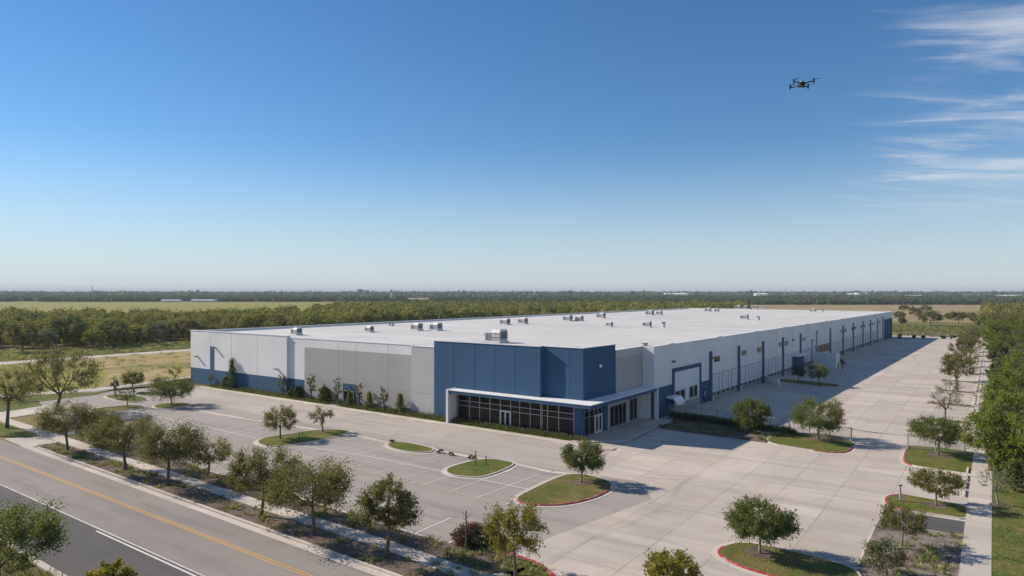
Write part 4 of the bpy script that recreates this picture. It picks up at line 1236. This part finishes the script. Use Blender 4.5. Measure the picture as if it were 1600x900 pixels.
wood('woodland', w1, 900, .075, 'wood_near', 1, 'dense green wood beyond the pale road, west of the warehouse')
w2 = scatter(330, 540, -260, 1130, 8.2, (6, 10), (4.2, 6.4), sk_near)
wood('woodland', w2, 460, .105, 'wood_near', 2, 'dense green wood behind the warehouse, reaching to the meadow')
def sk_mid(X, Y, D, px):
    return px < 520+30*math.sin(D*.03) or (1165 < px and D < 1000)
w3 = scatter(540, 760, 430, 1200, 8.5, (6, 9.5), (4.2, 6.5), sk_mid)
wood('woodland', w3, 200, .17, 'wood_near', 3, 'farther part of the green wood behind the warehouse roof')
w4 = scatter(1010, 1330, 760, 1760, 13, (6.5, 9.5), (7, 10)) + scatter(770, 1010, 620, 1010, 12, (6, 9), (6, 9), lambda X, Y, D, px: rw.random() < .25)
wood('woodland', w4, 90, .24, 'wood_far', 4, 'level green wood beyond the tan field')
w5 = scatter(1330, 1420, -400, 820, 11, (6, 11), (6, 9), lambda X, Y, D, px: math.sin(px*.05)+math.sin(px*.023) > 1.1 or (px > 500 and rw.random() < .35)) \
   + scatter(1420, 2300, -400, 450, 24, (7, 11), (11, 17)) + scatter(1420, 1640, 860, 1760, 22, (7, 10), (11, 16))
wood('woodland', w5, 40, .34, 'wood_far', 5, 'far dark tree belts beyond the meadow')
def sk_far(X, Y, D, px):
    return math.sin(D*.004+px*.004)+math.sin(D*.0013-px*.007) > 1.15 and rw.random() < .9
w6 = scatter(2300, 9500, -350, 1950, 62, (8, 12), (30, 48), sk_far)
wood('woodland', w6, 26, .36, 'wood_far', 6, 'hazy woods of the plain up to the horizon')
w7 = scatter(95, 330, 1600, 1980, 6.0, (5, 9.5), (3.2, 4.8), lambda X, Y, D, px: X < 9 + (Y-100)*.03)
wood('woodland', w7, 700, .085, 'wood_near', 7, 'wood east of the lawn at the right picture edge')
w8 = scatter(330, 620, 1540, 1980, 7.5, (6, 10.5), (4, 6), lambda X, Y, D, px: px < 1550 + 14*math.sin(D*.05))
wood('woodland', w8, 320, .13, 'wood_near', 8, 'far part of the wood at the right picture edge')

# ------------------------------------------------------------------ ground cover: tufts and low leaves
def poly_points(poly, n, rng):
    P = np.array(poly); lo, hi = P.min(0), P.max(0); out = []
    while len(out) < n:
        x, y = rng.uniform(lo, hi)
        if inside(x, y, poly): out.append((x, y))
    return out
def tufts(name, poly, n, h, z, mat, seed, label, blades=26, rad=.28, near=None, wide=1.0):
    rng = np.random.default_rng(seed)
    V = []
    for x, y in poly_points(poly, n, rng):
        if near and not near(x, y, rng): continue
        s = rng.uniform(.5, 1.4)
        m = int(blades*1.9*rng.uniform(.6, 1.4))
        a = rng.uniform(0, 6.28, m); r = np.abs(rng.normal(0, rad*s, m))
        hh = h*s*rng.uniform(.5, 1.2, m)
        c = np.stack([x+r*np.cos(a), y+r*np.sin(a), np.full(m, z)], 1)
        t = np.stack([np.cos(a)*.6+rng.normal(0, .2, m), np.sin(a)*.6+rng.normal(0, .2, m), np.ones(m)], 1)*hh[:, None]
        b = np.stack([-np.sin(a), np.cos(a), np.zeros(m)], 1)*(.018+.016*s)*wide
        V.append(np.stack([c-b*.6, c+t*.55-b, c+t, c+t*.55+b], 1).reshape(-1, 3))
    V = np.concatenate(V)
    return tag(np_mesh(name, V, np.arange(len(V)).reshape(-1, 4), M[mat]), label, 'ground cover', kind='stuff')
tufts('ground_cover', BED1, 260, .2, .1, 'tuft', 11, 'low green tufts on the mulch between road and sidewalk', 22, .2,
      near=lambda x, y, r: r.random() < (.9 if x < -70 else .45))
tufts('ground_cover', BED2, 170, .25, .1, 'tuft', 12, 'low tufts on the mulch between sidewalk and parking lot')
FBa = [(-124.5, 72.5), (-88.8, 72.5), (-88.5, 73.4), (-124.5, 73.4)]
FB2a = [(-86.5, 72.5), (-43, 72.4), (-42, 73.2), (-85, 73.4)]
tufts('ground_cover', FBa, 480, .3, .11, 'cover', 13, 'leafy ground cover along the white front wall', 34, .32)
tufts('ground_cover', FB2a, 640, .3, .11, 'cover', 14, 'leafy ground cover along the grey wall and the glazed front', 34, .32)
tufts('ground_cover', [(-124.5, 73.0), (-41.8, 72.9), (-41.8, 73.4), (-124.5, 73.4)], 420, .55, .11, 'leaf_grey', 15, 'higher grey-green shrub line at the foot of the front wall', 30, .3)
tufts('ground_cover', BED3, 90, .26, .12, 'cover', 16, 'low plants in the shaded bed by the fence', 24, .24)
tufts('hedge', [(-38.6, 94.6), (-21, 92.4), (-21, 91.9), (-38.6, 94.0)], 150, .7, .12, 'leaf_dark', 23, 'low dark hedge along the chain-link fence', 46, .3)
tufts('ground_cover', GRAV, 60, .25, .06, 'tuft', 17, 'dry tufts scattered over the gravel bed', 24, .25)
tufts('ground_cover', [(-142.5, 40), (-206, -40), (-206, 330), (-142.5, 330)], 900, .4, 0, 'tuft', 18, 'dry grass tufts of the mown field', 14, .8, wide=2.5)
tufts('ground_cover', [(-246, 40), (-215, 40), (-215, 330), (-246, 330)], 1500, .8, 0, 'tuft', 19, 'rough grass between the pale road and the wood', 20, .8, wide=2.5)
tufts('ground_cover', [(-30, 332), (60, 332), (90, 430), (-60, 430)], 2500, .9, 0, 'tuft', 20, 'rough grass beyond the far end of the apron', 16, 1.1, wide=3)
tufts('ground_cover', [(-70, 5), (-38, 5), (-38, 18), (-70, 18)], 600, .4, .02, 'tuft', 21, 'dry grass under the corner tree beside the dark asphalt', 22, .3)
tufts('ground_cover', [(.1, 45), (6, 45), (7, 330), (.1, 330)], 1800, .10, .122, 'cover', 22, 'grass of the lawn right of the walk', 16, .5)

# ------------------------------------------------------------------ rooftop units
UG = 'rooftop air units'
def rooftop_unit(px, by, wpx, label, kind=0):
    x, y = g(px, by, 10.2); D = dist(by, 10.2); wm = wpx/F*D
    L = wm/1.25; Wd = L*.75; h = L*.62
    t = thing('rooftop_unit', label, 'air unit', (x, y, 10.2), 0, UG)
    MB().box(-L*.62, L*.55, -Wd*.56, Wd*.56, .003, .28).build('curb', M['unit_l'], t)
    q = MB(); q.box(-L*.5, -L*.02, -Wd*.42, Wd*.42, .28, .28+h*.74)
    for i in range(4): q.box(-L*.46+i*L*.11, -L*.40+i*L*.11, -Wd*.435, -Wd*.42, .36, .28+h*.66, 1)
    q.build('cabinet', [M['unit_l'], M['unit_d']], t)
    # hooded fan section: octagonal profile
    pr = [(-.42, .28), (.42, .28), (.5, .28+h*.3), (.5, .28+h*.72), (.36, .28+h), (-.36, .28+h), (-.5, .28+h*.72), (-.5, .28+h*.3)]
    q = MB(); n = 8
    for x0, x1 in ((-L*.018, L*.25), (L*.262, L*.5)):
        v = [(x0, Wd*a, z) for a, z in pr] + [(x1, Wd*a, z) for a, z in pr]
        q.add(v, [list(range(n))[::-1], list(range(n, 2*n))] + [[i, (i+1) % n, n+(i+1) % n, n+i] for i in range(n)])
    q.box(-L*.02, L*.5, -Wd*.5, -Wd*.512, .28+h*.32, .28+h*.36, 1); q.box(-L*.02, L*.5, -Wd*.5, -Wd*.512, .28+h*.62, .28+h*.66, 1)
    q.build('fan_section', [M['unit'], M['unit_d']], t)
    q = MB(); q.box(L*.502, L*.53, -Wd*.34, Wd*.34, .28+h*.2, .28+h*.8); q.build('grille', M['unit_d'], t)
    if kind:
        q = MB(); z0 = .28+h*.74
        q.add([(-L*.55, -Wd*.3, z0-h*.3), (-L*.5, -Wd*.3, z0), (-L*.5, Wd*.3, z0), (-L*.55, Wd*.3, z0-h*.3), (-L*.72, -Wd*.3, z0-h*.34), (-L*.72, Wd*.3, z0-h*.34), (-L*.5, -Wd*.3, z0-h*.36), (-L*.5, Wd*.3, z0-h*.36)],
              [(1, 2, 5, 4), (4, 5, 7, 6), (1, 4, 6), (2, 7, 5)])
        q.build('intake_hood', M['unit'], t)
    return t
for a in [(463, 523.5, 19, 'low pale rooftop unit behind the step of the white front wall'),
          (577, 519, 15, 'single small rooftop unit above the left part of the grey wall'),
          (651, 516.5, 20, 'left unit of the pair above the right part of the grey wall'),
          (681, 516.5, 21, 'right unit of the pair above the right part of the grey wall'),
          (775, 535, 37, 'largest rooftop unit right behind the blue entrance block', 1),
          (789, 507.5, 17, 'left unit of the pair beyond the largest rooftop unit'),
          (817, 506, 16, 'right unit of the pair beyond the largest rooftop unit'),
          (887, 501.5, 16, 'left unit of the close pair near the middle of the roof'),
          (905, 501.5, 14, 'right unit of the close pair near the middle of the roof'),
          (939, 497, 15, 'rooftop unit alone just beyond the close pair'),
          (952, 510.5, 12, 'small rooftop unit alone nearer than the close pair'),
          (1011, 511, 15, 'square rooftop unit beside the tiny vent box'),
          (1015, 492.5, 14, 'left unit of the distant pair at the roof centre'),
          (1030, 492, 11, 'right unit of the distant pair at the roof centre'),
          (1163, 499, 14, 'unit nearest the east edge, with a stubby pipe to its right'),
          (1106, 487, 11, 'left unit of the far pair before the rear of the roof'),
          (1120, 487, 8, 'right unit of the far pair before the rear of the roof'),
          (1153, 483, 11, 'left unit of the farthest cluster on the roof'),
          (1164, 482.5, 9, 'middle unit of the farthest cluster on the roof'),
          (1180, 482, 8, 'right unit of the farthest cluster on the roof'),
          (1197, 481.5, 6, 'tiny unit right of the farthest cluster'),
          (1270, 487.5, 10, 'rooftop unit by itself near the far east end')]:
    rooftop_unit(*a)
VG = 'roof vents'
for px, by, h, lb in [(1037, 511.5, 1.3, 'tiny dark vent box right of the square rooftop unit'), (1185, 500.5, 1.2, 'short vent pipe right of the unit nearest the east edge'),
                      (609, 509.5, .8, 'left of two vent pipes near the west roof edge'), (614, 509.5, .8, 'right of two vent pipes near the west roof edge'),
                      (1285, 487.5, 1.2, 'vent pipe right of the unit by itself at the east end'), (1062, 485, 1.4, 'lone vent pipe in the far part of the roof'),
                      (1006, 540.5, .45, 'left of two short pipes at the east parapet'), (1009.5, 540.3, .45, 'right of two short pipes at the east parapet')]:
    x, y = g(px, by, 10.2); r = .28 if h < 1 else .42
    t = thing('roof_vent', lb, 'vent', (x, y, 10.2), 0, VG)
    MB().cyl(0, 0, .003, h*.8, r, 8).build('pipe', M['unit'], t)
    MB().tube([(0, 0, h*.8), (0, 0, h*.9), (0, 0, h)], [r*1.5, r*1.5, r*.4], 8).build('cap', M['unit_d'], t)

# ------------------------------------------------------------------ dock yard
island('grass_strip', G([(1217, 595), (1222, 592.6), (1305, 600.3), (1313, 603), (1306, 606), (1222, 598)]), 'lawn', gut=.1)
a, b = g(1192, 597), g(1217, 603.5)
t = thing('ramp_wall', 'low white wall beside the dark grass strip at the docks', 'wall', (a[0], a[1], 0))
d = Vector((b[0]-a[0], b[1]-a[1])); nn = Vector((-d.y, d.x)).normalized()*.14
MB().prism([(nn.x, nn.y), (d.x+nn.x, d.y+nn.y), (d.x-nn.x, d.y-nn.y), (-nn.x, -nn.y)], 0, 1.35).build('wall_panel', M['white'], t)
nn2 = nn*1.4
MB().prism([(nn2.x, nn2.y), (d.x+nn2.x, d.y+nn2.y), (d.x-nn2.x, d.y-nn2.y), (-nn2.x, -nn2.y)], 1.352, 1.43).build('cap', M['coping'], t)
a, b = g(1271, 574), g(1306, 577)
t = thing('screen_wall', 'tall white screen wall standing out from the docks', 'wall', (a[0], a[1], 0))
d = Vector((b[0]-a[0], b[1]-a[1]))
q = MB(); q.prism([(0, 0), (d.x, d.y), (d.x, d.y+.3), (0, .3)], 0, 3.7); q.prism([(d.x-.3, d.y+.302), (d.x, d.y+.302), (d.x, d.y+5), (d.x-.3, d.y+5)], 0, 3.7)
q.build('wall_panel', M['white'], t)
q = MB(); q.prism([(-.05, -.05), (d.x+.05, d.y-.05), (d.x+.05, d.y+.35), (-.05, .35)], 3.702, 3.8); q.build('cap', M['coping'], t)
for off in (.6, 1.5):
    q = MB(); q.cyl(d.x+off, d.y-.3, 0, 1.9-off*.5, .13, 8); q.build('bollard', M['brown'], t)
x, y = g(1315, 571)
tree('yard_shrub', 'dark brownish shrub right of the tall white screen wall', 1315, 573, 561, 10, dict(ROUND, n=18), 'leaf_brown', 'shrub', th=.05, trunk=False)
# vestibule of the warehouse standing out from the docks
y0, y1 = on_east(1238), on_east(1248)
q = MB(); east(q, y0, y1, 0, 3.7, 1.2, 0, -.003)
for yy in np.linspace(y0+1, y1-1, 3): east(q, yy-.25, yy+.25, .2, 3.4, 1.24, 1, -1.201)
q.build('dock_vestibule', [M['blue'], M['bjoint']], W)
q = MB(); east(q, y0-.3, y1+2.5, 3.703, 3.9, 1.7, 0, -.003); q.build('vestibule_canopy', M['coping'], W)

# ------------------------------------------------------------------ chain-link fence and gate
def fence(name, label, p0, p1, h, n, mesh=True, cat='fence'):
    t = thing(name, label, cat, (p0[0], p0[1], 0))
    d = Vector((p1[0]-p0[0], p1[1]-p0[1])); L = d.length; t.rotation_euler.z = math.atan2(d.y, d.x)
    for i in range(n+1):
        MB().cyl(L*i/n, 0, 0, h+.06, .07, 6).build('post', M['steel'], t)
    MB().tube([(0, 0, h), (L, 0, h)], .05, 6).build('rail', M['steel'], t)
    if mesh:
        q = MB(); s = .16; r = .009
        k0 = -int(h/s)
        for i in range(k0, int(L/s)+1):
            for sg in (1, -1):
                x0, x1 = i*s, i*s+h
                z0, z1 = 0.03, h
                if x0 < 0: z0 = z0 - x0; x0 = 0
                if x1 > L: z1 = z1-(x1-L); x1 = L
                if x1-x0 < .05: continue
                za, zb = (z0, z1) if sg > 0 else (h-z0, h-z1+.03)
                q.add([(x0, sg*.006, za-r), (x1, sg*.006, zb-r), (x1, sg*.006, zb+r), (x0, sg*.006, za+r)], [(0, 1, 2, 3)])
        q.build('wire_mesh', M['steel'], t)
    return t
fence('chain_link_fence', 'chain-link fence closing the shaded dock yard, left of the gate', (-39.3, 95.4), (-14.2, 91.6), 1.8, 10)
fence('chain_link_fence', 'short chain-link fence right of the gate opening', (-8.2, 91.4), (-2.6, 91.4), 1.75, 2)
t = thing('gate_chain', 'thin cable across the gate opening between the two fence posts', 'cable', (-14.15, 91.6, 0))
MB().tube([(0, 0, 1.72), (1.5, 0, 1.6), (3, 0, 1.56), (4.5, 0, 1.6), (5.9, -.2, 1.7)], .04, 5).build('cable', M['steel'], t)
for x in (0.03, 5.88): MB().box(x-.06, x+.06, -.12, .06, 1.64, 1.8).build('clasp', M['steel'], t)
tf = fence('rail_fence', 'low fence along the far end of the apron', (-33, 331.5), (2, 331.5), 1.5, 12, mesh=False)
MB().tube([(0, 0, .75), (35, 0, .75)], .05, 5).build('rail', M['steel'], tf)
MB().box(0, 35, .1, .3, 0, .5).build('base_wall', M['walk'], tf)
for px, by, top, wd, lb in [(1406, 530, 520, 6, 'dark upright bush at the warehouse far corner'), (1428, 528.5, 524, 5, 'left dark bush by the low far fence'), (1443, 528.5, 524, 6, 'second dark bush by the low far fence'),
                            (1474, 529.5, 525, 7, 'third dark bush by the low far fence'), (1489, 530, 524, 8, 'dark bush by the low far fence, nearest the tree row')]:
    tree('far_bush', lb, px, by, top, wd, dict(ROUND, n=20, leaf=.4, per=50), 'leaf_dark', 'bush', 'bushes by the far fence', th=.05, trunk=False)

# ------------------------------------------------------------------ small things of the lot
ST = 'concrete wheel stops by the east walk'
def wheel_stop(x, y, label):
    t = thing('wheel_stop', label, 'wheel stop', (x, y, .03), 0, ST)
    pr = [(-.13, 0), (.13, 0), (.08, .2), (-.08, .2)]; n = 4
    q = MB(); v = [(a, -1.25, z) for a, z in pr] + [(a, 1.25, z) for a, z in pr]
    q.add(v, [list(range(n)), list(range(n, 2*n))[::-1]] + [[i, n+i, n+(i+1) % n, (i+1) % n] for i in range(n)])
    q.build('block', M['kerb'], t)
    q = MB(); q.cyl(0, -.8, .2, .215, .03, 6); q.build('bolt', M['steel'], t)
    q = MB(); q.cyl(0, .8, .2, .215, .03, 6); q.build('bolt', M['steel'], t)
for i, y in enumerate((74.3, 77.4, 80.5, 83.6)):
    wheel_stop(-2.15, y, ('nearest of the four long wheel stops beside the near walk', 'second nearest of the four long wheel stops beside the near walk',
                         'third of the four long wheel stops beside the near walk', 'farthest of the four long wheel stops beside the near walk')[i])
for a, b in zip(YS[:9], YS[1:10]):
    for j in range(4): wheel_stop(-2.55, a + (b-a)*(j+1)/5, 'wheel stop in the receding row along the east walk')
# sign on the island
x, y = g(1407, 785)
t = thing('sign_post', 'small white sign on a dark post at the tip of the red-kerbed island', 'sign', (x, y, .13), math.radians(30))
MB().cyl(0, 0, 0, 1.35, .05, 8).build('post', M['dgrey'], t)
MB().box(-.12, .12, -.09, -.055, .1, .72).build('sign_plate', M['signw'], t)
MB().box(-.16, .16, -.05, .05, 1.35, 1.42).build('post_cap', M['dgrey'], t)
# dead sapling trunk by the flowering shrub, saplings of the island
def bare_pole(px, by, top, label, name='bare_sapling', tw=6, seed=1):
    x, y = g(px, by); D = dist(by); H = (by-top)/F*D; r = random.Random(seed)
    t = thing(name, label, 'sapling', (x, y, 0.1))
    MB().tube([(0, 0, -.1), (.02, 0, H*.5), (0, .02, H)], [.07, .055, .035], 6).build('trunk', M['bark'], t)
    for i in range(tw):
        a = i*2.4; z = H*(.68+.3*i/tw); l = H*r.uniform(.07, .13)
        MB().tube([(0, 0, z), (l*math.cos(a), l*math.sin(a), z+l*.5), (l*1.1*math.cos(a), l*1.1*math.sin(a), z+l*1.1)], [.03, .022, .012], 5).build('twig', M['bark'], t)
bare_pole(728, 865, 800, 'thin bare pole-like sapling before the dark red shrub', seed=3)
bare_pole(743, 729, 706, 'left of two bare saplings on the grass island', tw=4, seed=4)
bare_pole(759, 727.5, 714, 'right, shorter of two bare saplings on the grass island', tw=4, seed=5)
bare_pole(467, 682, 674, 'left of two tiny bare sticks on the long stall island', tw=3, seed=6)
bare_pole(472, 681, 674, 'right of two tiny bare sticks on the long stall island', tw=3, seed=7)
x, y = g(612.5, 692)
t = thing('valve_box', 'small dark utility box at the tip of the short grass island', 'utility box', (x, y, 0.03), .3)
MB().box(-.24, .24, -.18, .18, 0, .3).build('box', M['brown'], t); MB().box(-.26, .26, -.2, .2, .302, .35).build('lid', M['dgrey'], t)
for px, by, wd, lb in [(688, 708, 9, 'left of three small weeds growing in the gutter'), (705, 711.5, 10, 'middle and bushiest of three weeds growing in the gutter'), (737, 717, 12, 'right of three small weeds growing in the gutter')]:
    tree('gutter_weed', lb, px, by, by-5, wd, dict(ROUND, n=14, leaf=.14, per=50), 'leaf_green', 'weed', 'weeds in the gutter', th=.05, trunk=False)
x, y = g(119, 682)
t = thing('low_barrier', 'low wooden two-post barrier beside the path at the left', 'barrier', (x, y, .1), math.radians(20))
for a in (0, 1.1): MB().box(a-.07, a+.07, -.07, .07, 0, .75).build('post', M['bark_pale'], t)
MB().box(-.12, 1.22, -.09, .09, .752, .86).build('rail', M['bark_pale'], t)

# ------------------------------------------------------------------ far landmarks
def far_building(px0, px1, D, h, label, mat='masonry', roof='coping'):
    a, b = wp(D, px0), wp(D, px1); L = math.hypot(b[0]-a[0], b[1]-a[1]); dp = min(40, L*.5)
    t = thing('distant_building', label, 'building', (a[0], a[1], 0), math.atan2(b[1]-a[1], b[0]-a[0]), 'far white buildings')
    MB().box(0, L, 0, dp, 0, h).build('wall', M[mat], t)
    q = MB(); e = .6
    q.add([(-e, -e, h+.01), (L+e, -e, h+.01), (L+e, dp+e, h+.01), (-e, dp+e, h+.01), (-e, dp/2, h*1.3), (L+e, dp/2, h*1.3)],
          [(0, 1, 5, 4), (2, 3, 4, 5), (0, 4, 3), (1, 2, 5), (3, 2, 1, 0)])
    q.build('roof', M[roof], t)
    for i in range(1, int(max(2, L//14))): 
        q = MB(); q.box(L*i/max(2, L//14)-1.4, L*i/max(2, L//14)+1.4, -.06, -.003, .2, h*.62); q.build('door', M['unit_d'], t)
for a in [(251, 279, 1290, 3.6, 'left of two long low white sheds at the meadow edge'), (298, 333, 1290, 3.8, 'right and longer of two low white sheds at the meadow edge'),
          (497, 530, 2330, 9, 'pale low buildings beyond the mid field, left of centre'), (1041, 1076, 2320, 13, 'wide white hall at the horizon behind the roof centre'),
          (1181, 1199, 2400, 12.5, 'small white hall at the horizon right of the wide one'), (1312, 1337, 2300, 12, 'left of two white halls near the far warehouse corner'),
          (1339, 1361, 2300, 13.5, 'right, taller of two white halls near the far warehouse corner'), (1419, 1441, 1680, 9, 'white shed beyond the tan field'),
          (1563, 1600, 1680, 9.5, 'white sheds at the right picture edge on the horizon')]:
    far_building(*a)
far_building(559, 566, 2600, 24, 'dark square block rising over the horizon left of the tower', 'unit_d', 'unit_d')
far_building(573, 576, 2600, 22, 'narrow dark block rising over the horizon by the tower', 'unit_d', 'unit_d')
rh = random.Random(4)
for i in range(16):
    px = rh.uniform(380, 940) if i < 12 else rh.uniform(60, 330); D = rh.uniform(2350, 3000)
    a = wp(D, px); L = rh.uniform(9, 20); h = rh.uniform(11.5, 15)
    t = thing('distant_house', 'small pale block of the far town at the left part of the horizon', 'house', (a[0], a[1], 0), rh.uniform(0, 1.5), 'pale blocks of the far town')
    MB().box(-L/2, L/2, -5, 5, 0, h).build('wall', M['masonry'], t)
    q = MB(); q.add([(-L/2-.5, -5.5, h+.01), (L/2+.5, -5.5, h+.01), (L/2+.5, 5.5, h+.01), (-L/2-.5, 5.5, h+.01), (-L/2-.5, 0, h+2.2), (L/2+.5, 0, h+2.2)],
                    [(0, 1, 5, 4), (2, 3, 4, 5), (0, 4, 3), (1, 2, 5), (3, 2, 1, 0)])
    q.build('roof', M[rh.choice(['unit', 'brown', 'coping'])], t)
x, y = wp(2200, 611.5)
t = thing('control_tower', 'slim pale tower with a dark wider cab on the horizon', 'tower', (x, y, 0))
MB().tube([(0, 0, 0), (0, 0, 20)], [2.6, 2.0], 10).build('shaft', M['masonry'], t)
MB().tube([(0, 0, 20), (0, 0, 22), (0, 0, 26), (0, 0, 27.5)], [2.2, 4.0, 4.6, 3.0], 10).build('cab', M['unit_d'], t)
x, y = wp(2600, 716)
t = thing('water_tower', 'white bulb-topped water tower on the horizon', 'water tower', (x, y, 0))
MB().tube([(0, 0, 0), (0, 0, 3), (0, 0, 18), (0, 0, 21)], [4, 2.2, 2.0, 4], 12).build('stem', M['masonry'], t)
MB().ball((0, 0, 25.5), (7.8, 7.8, 5.6), 14, 8).build('tank', M['coping'], t)
def mast(px, D, H, label):
    x, y = wp(D, px); t = thing('radio_mast', label, 'mast', (x, y, 0))
    q = MB(); q.tube([(0, 0, 0), (0, 0, H*.96)], [1.5, .9], 4); q.build('lattice', M['steel'], t)
    MB().tube([(0, 0, H*.96), (0, 0, H)], [.7, .5], 4).build('antenna', M['unit_d'], t)
    for i in range(3):
        a = i*2.094; MB().tube([(0, 0, H*.85), (H*.35*math.cos(a), H*.35*math.sin(a), 0)], .12, 3).build('guy_wire', M['steel'], t)
mast(144.5, 2300, 43, 'tall thin radio mast above the left horizon')
mast(1227, 2500, 42, 'faint thin radio mast above the horizon over the warehouse roof')

# ------------------------------------------------------------------ the drone
Dd = 12.0; l_ = (1252.5-800)/F*Dd
t = thing('drone', 'black quadcopter drone hovering in the sky at the upper right', 'drone', (-SN*Dd+CS*l_, CS*Dd+SN*l_, HC+(HZ-132.5)/F*Dd), math.atan2(SN, CS)-.10)
t.rotation_euler.x = math.radians(2); t.rotation_euler.y = math.radians(.5)
def blob(c, r, e=.55):
    """rounded box"""
    q = MB(); nu, nv = 14, 8; v, f = [], []
    pw = lambda a: math.copysign(abs(a)**e, a)
    for i in range(nv+1):
        th_ = -math.pi/2+math.pi*i/nv
        for k_ in range(nu):
            ph_ = 2*math.pi*k_/nu
            v.append((c[0]+r[0]*pw(math.cos(th_))*pw(math.cos(ph_)), c[1]+r[1]*pw(math.cos(th_))*pw(math.sin(ph_)), c[2]+r[2]*pw(math.sin(th_))))
    for i in range(nv):
        for k_ in range(nu): f.append([i*nu+k_, i*nu+(k_+1) % nu, (i+1)*nu+(k_+1) % nu, (i+1)*nu+k_])
    return q.add(v, f)
blob((0, .02, .01), (.052, .11, .038)).build('body', M['dgrey'], t, smooth=True)
blob((-.012, -.03, .043), (.03, .05, .012)).build('battery', M['steel'], t, smooth=True)
gm = blob((-.004, -.085, -.045), (.030, .028, .027), .8).build('gimbal_camera', M['black'], t, smooth=True)
MB().tube([(-.004, -.112, -.045), (-.004, -.122, -.045)], .016, 10).build('lens', M['lens'], gm)
for sx, sy, mx, my, mz in ((-1, -1, -.172, -.12, .032), (1, -1, .170, -.12, .036), (-1, 1, -.150, .15, .008), (1, 1, .160, .15, .012)):
    MB().tube([(sx*.04, sy*.07, .012), (mx*.6, my*.9, mz-.012), (mx, my, mz-.006)], [.013, .011, .010], 8).build('arm', M['black'], t, smooth=True)
    m_ = MB().tube([(mx, my, mz-.028), (mx, my, mz+.03)], .016, 10).build('motor', M['black'], t)
    MB().tube([(mx, my, mz-.028), (mx*1.01, my, mz-.062)], [.008, .006], 6).build('leg', M['black'], t)
    q = MB(); an = .25*sx + (.12 if sy > 0 else -.1); L = .095
    for s in (1, -1):
        c, s_ = math.cos(an)*s, math.sin(an)*s
        px_, py_ = -s_, c
        v = [(mx+c*.008-px_*.006, my+s_*.008-py_*.006, mz+.034), (mx+c*L*.4-px_*.011, my+s_*L*.4-py_*.011, mz+.038), (mx+c*L-px_*.005, my+s_*L-py_*.005, mz+.043),
             (mx+c*L+px_*.005, my+s_*L+py_*.005, mz+.041), (mx+c*L*.4+px_*.011, my+s_*L*.4+py_*.011, mz+.034), (mx+c*.008+px_*.006, my+s_*.008+py_*.006, mz+.032)]
        v += [(a, b, z-.003) for a, b, z in v]
        q.add(v, [(0, 1, 4, 5), (1, 2, 3, 4), (11, 10, 7, 6), (10, 9, 8, 7)] + [[i, 6+i, 6+(i+1) % 6, (i+1) % 6] for i in range(6)])
    q.cyl(mx, my, mz+.028, mz+.044, .008, 8)
    q.build('propeller', M['black'], t)


# ------------------------------------------------------------------ camera and view
cam = bpy.data.cameras.new('camera'); co = bpy.data.objects.new('camera', cam); COL.objects.link(co)
cam.sensor_width = 36; cam.lens = F/1600*36; cam.clip_start = .3; cam.clip_end = 60000
cam.shift_y = (HZ-450)/1600
co.location = (0, 0, HC); co.rotation_euler = (math.radians(90), 0, math.atan2(SN, CS))
SC.camera = co
SC.view_settings.view_transform = 'Standard'; SC.view_settings.look = 'None'
SC.view_settings.exposure = 0.55; SC.view_settings.gamma = 1; SC.view_settings.use_curve_mapping = False
SC.cycles.use_denoising = True
SC.cycles.max_bounces = 6; SC.cycles.diffuse_bounces = 3; SC.cycles.transparent_max_bounces = 8
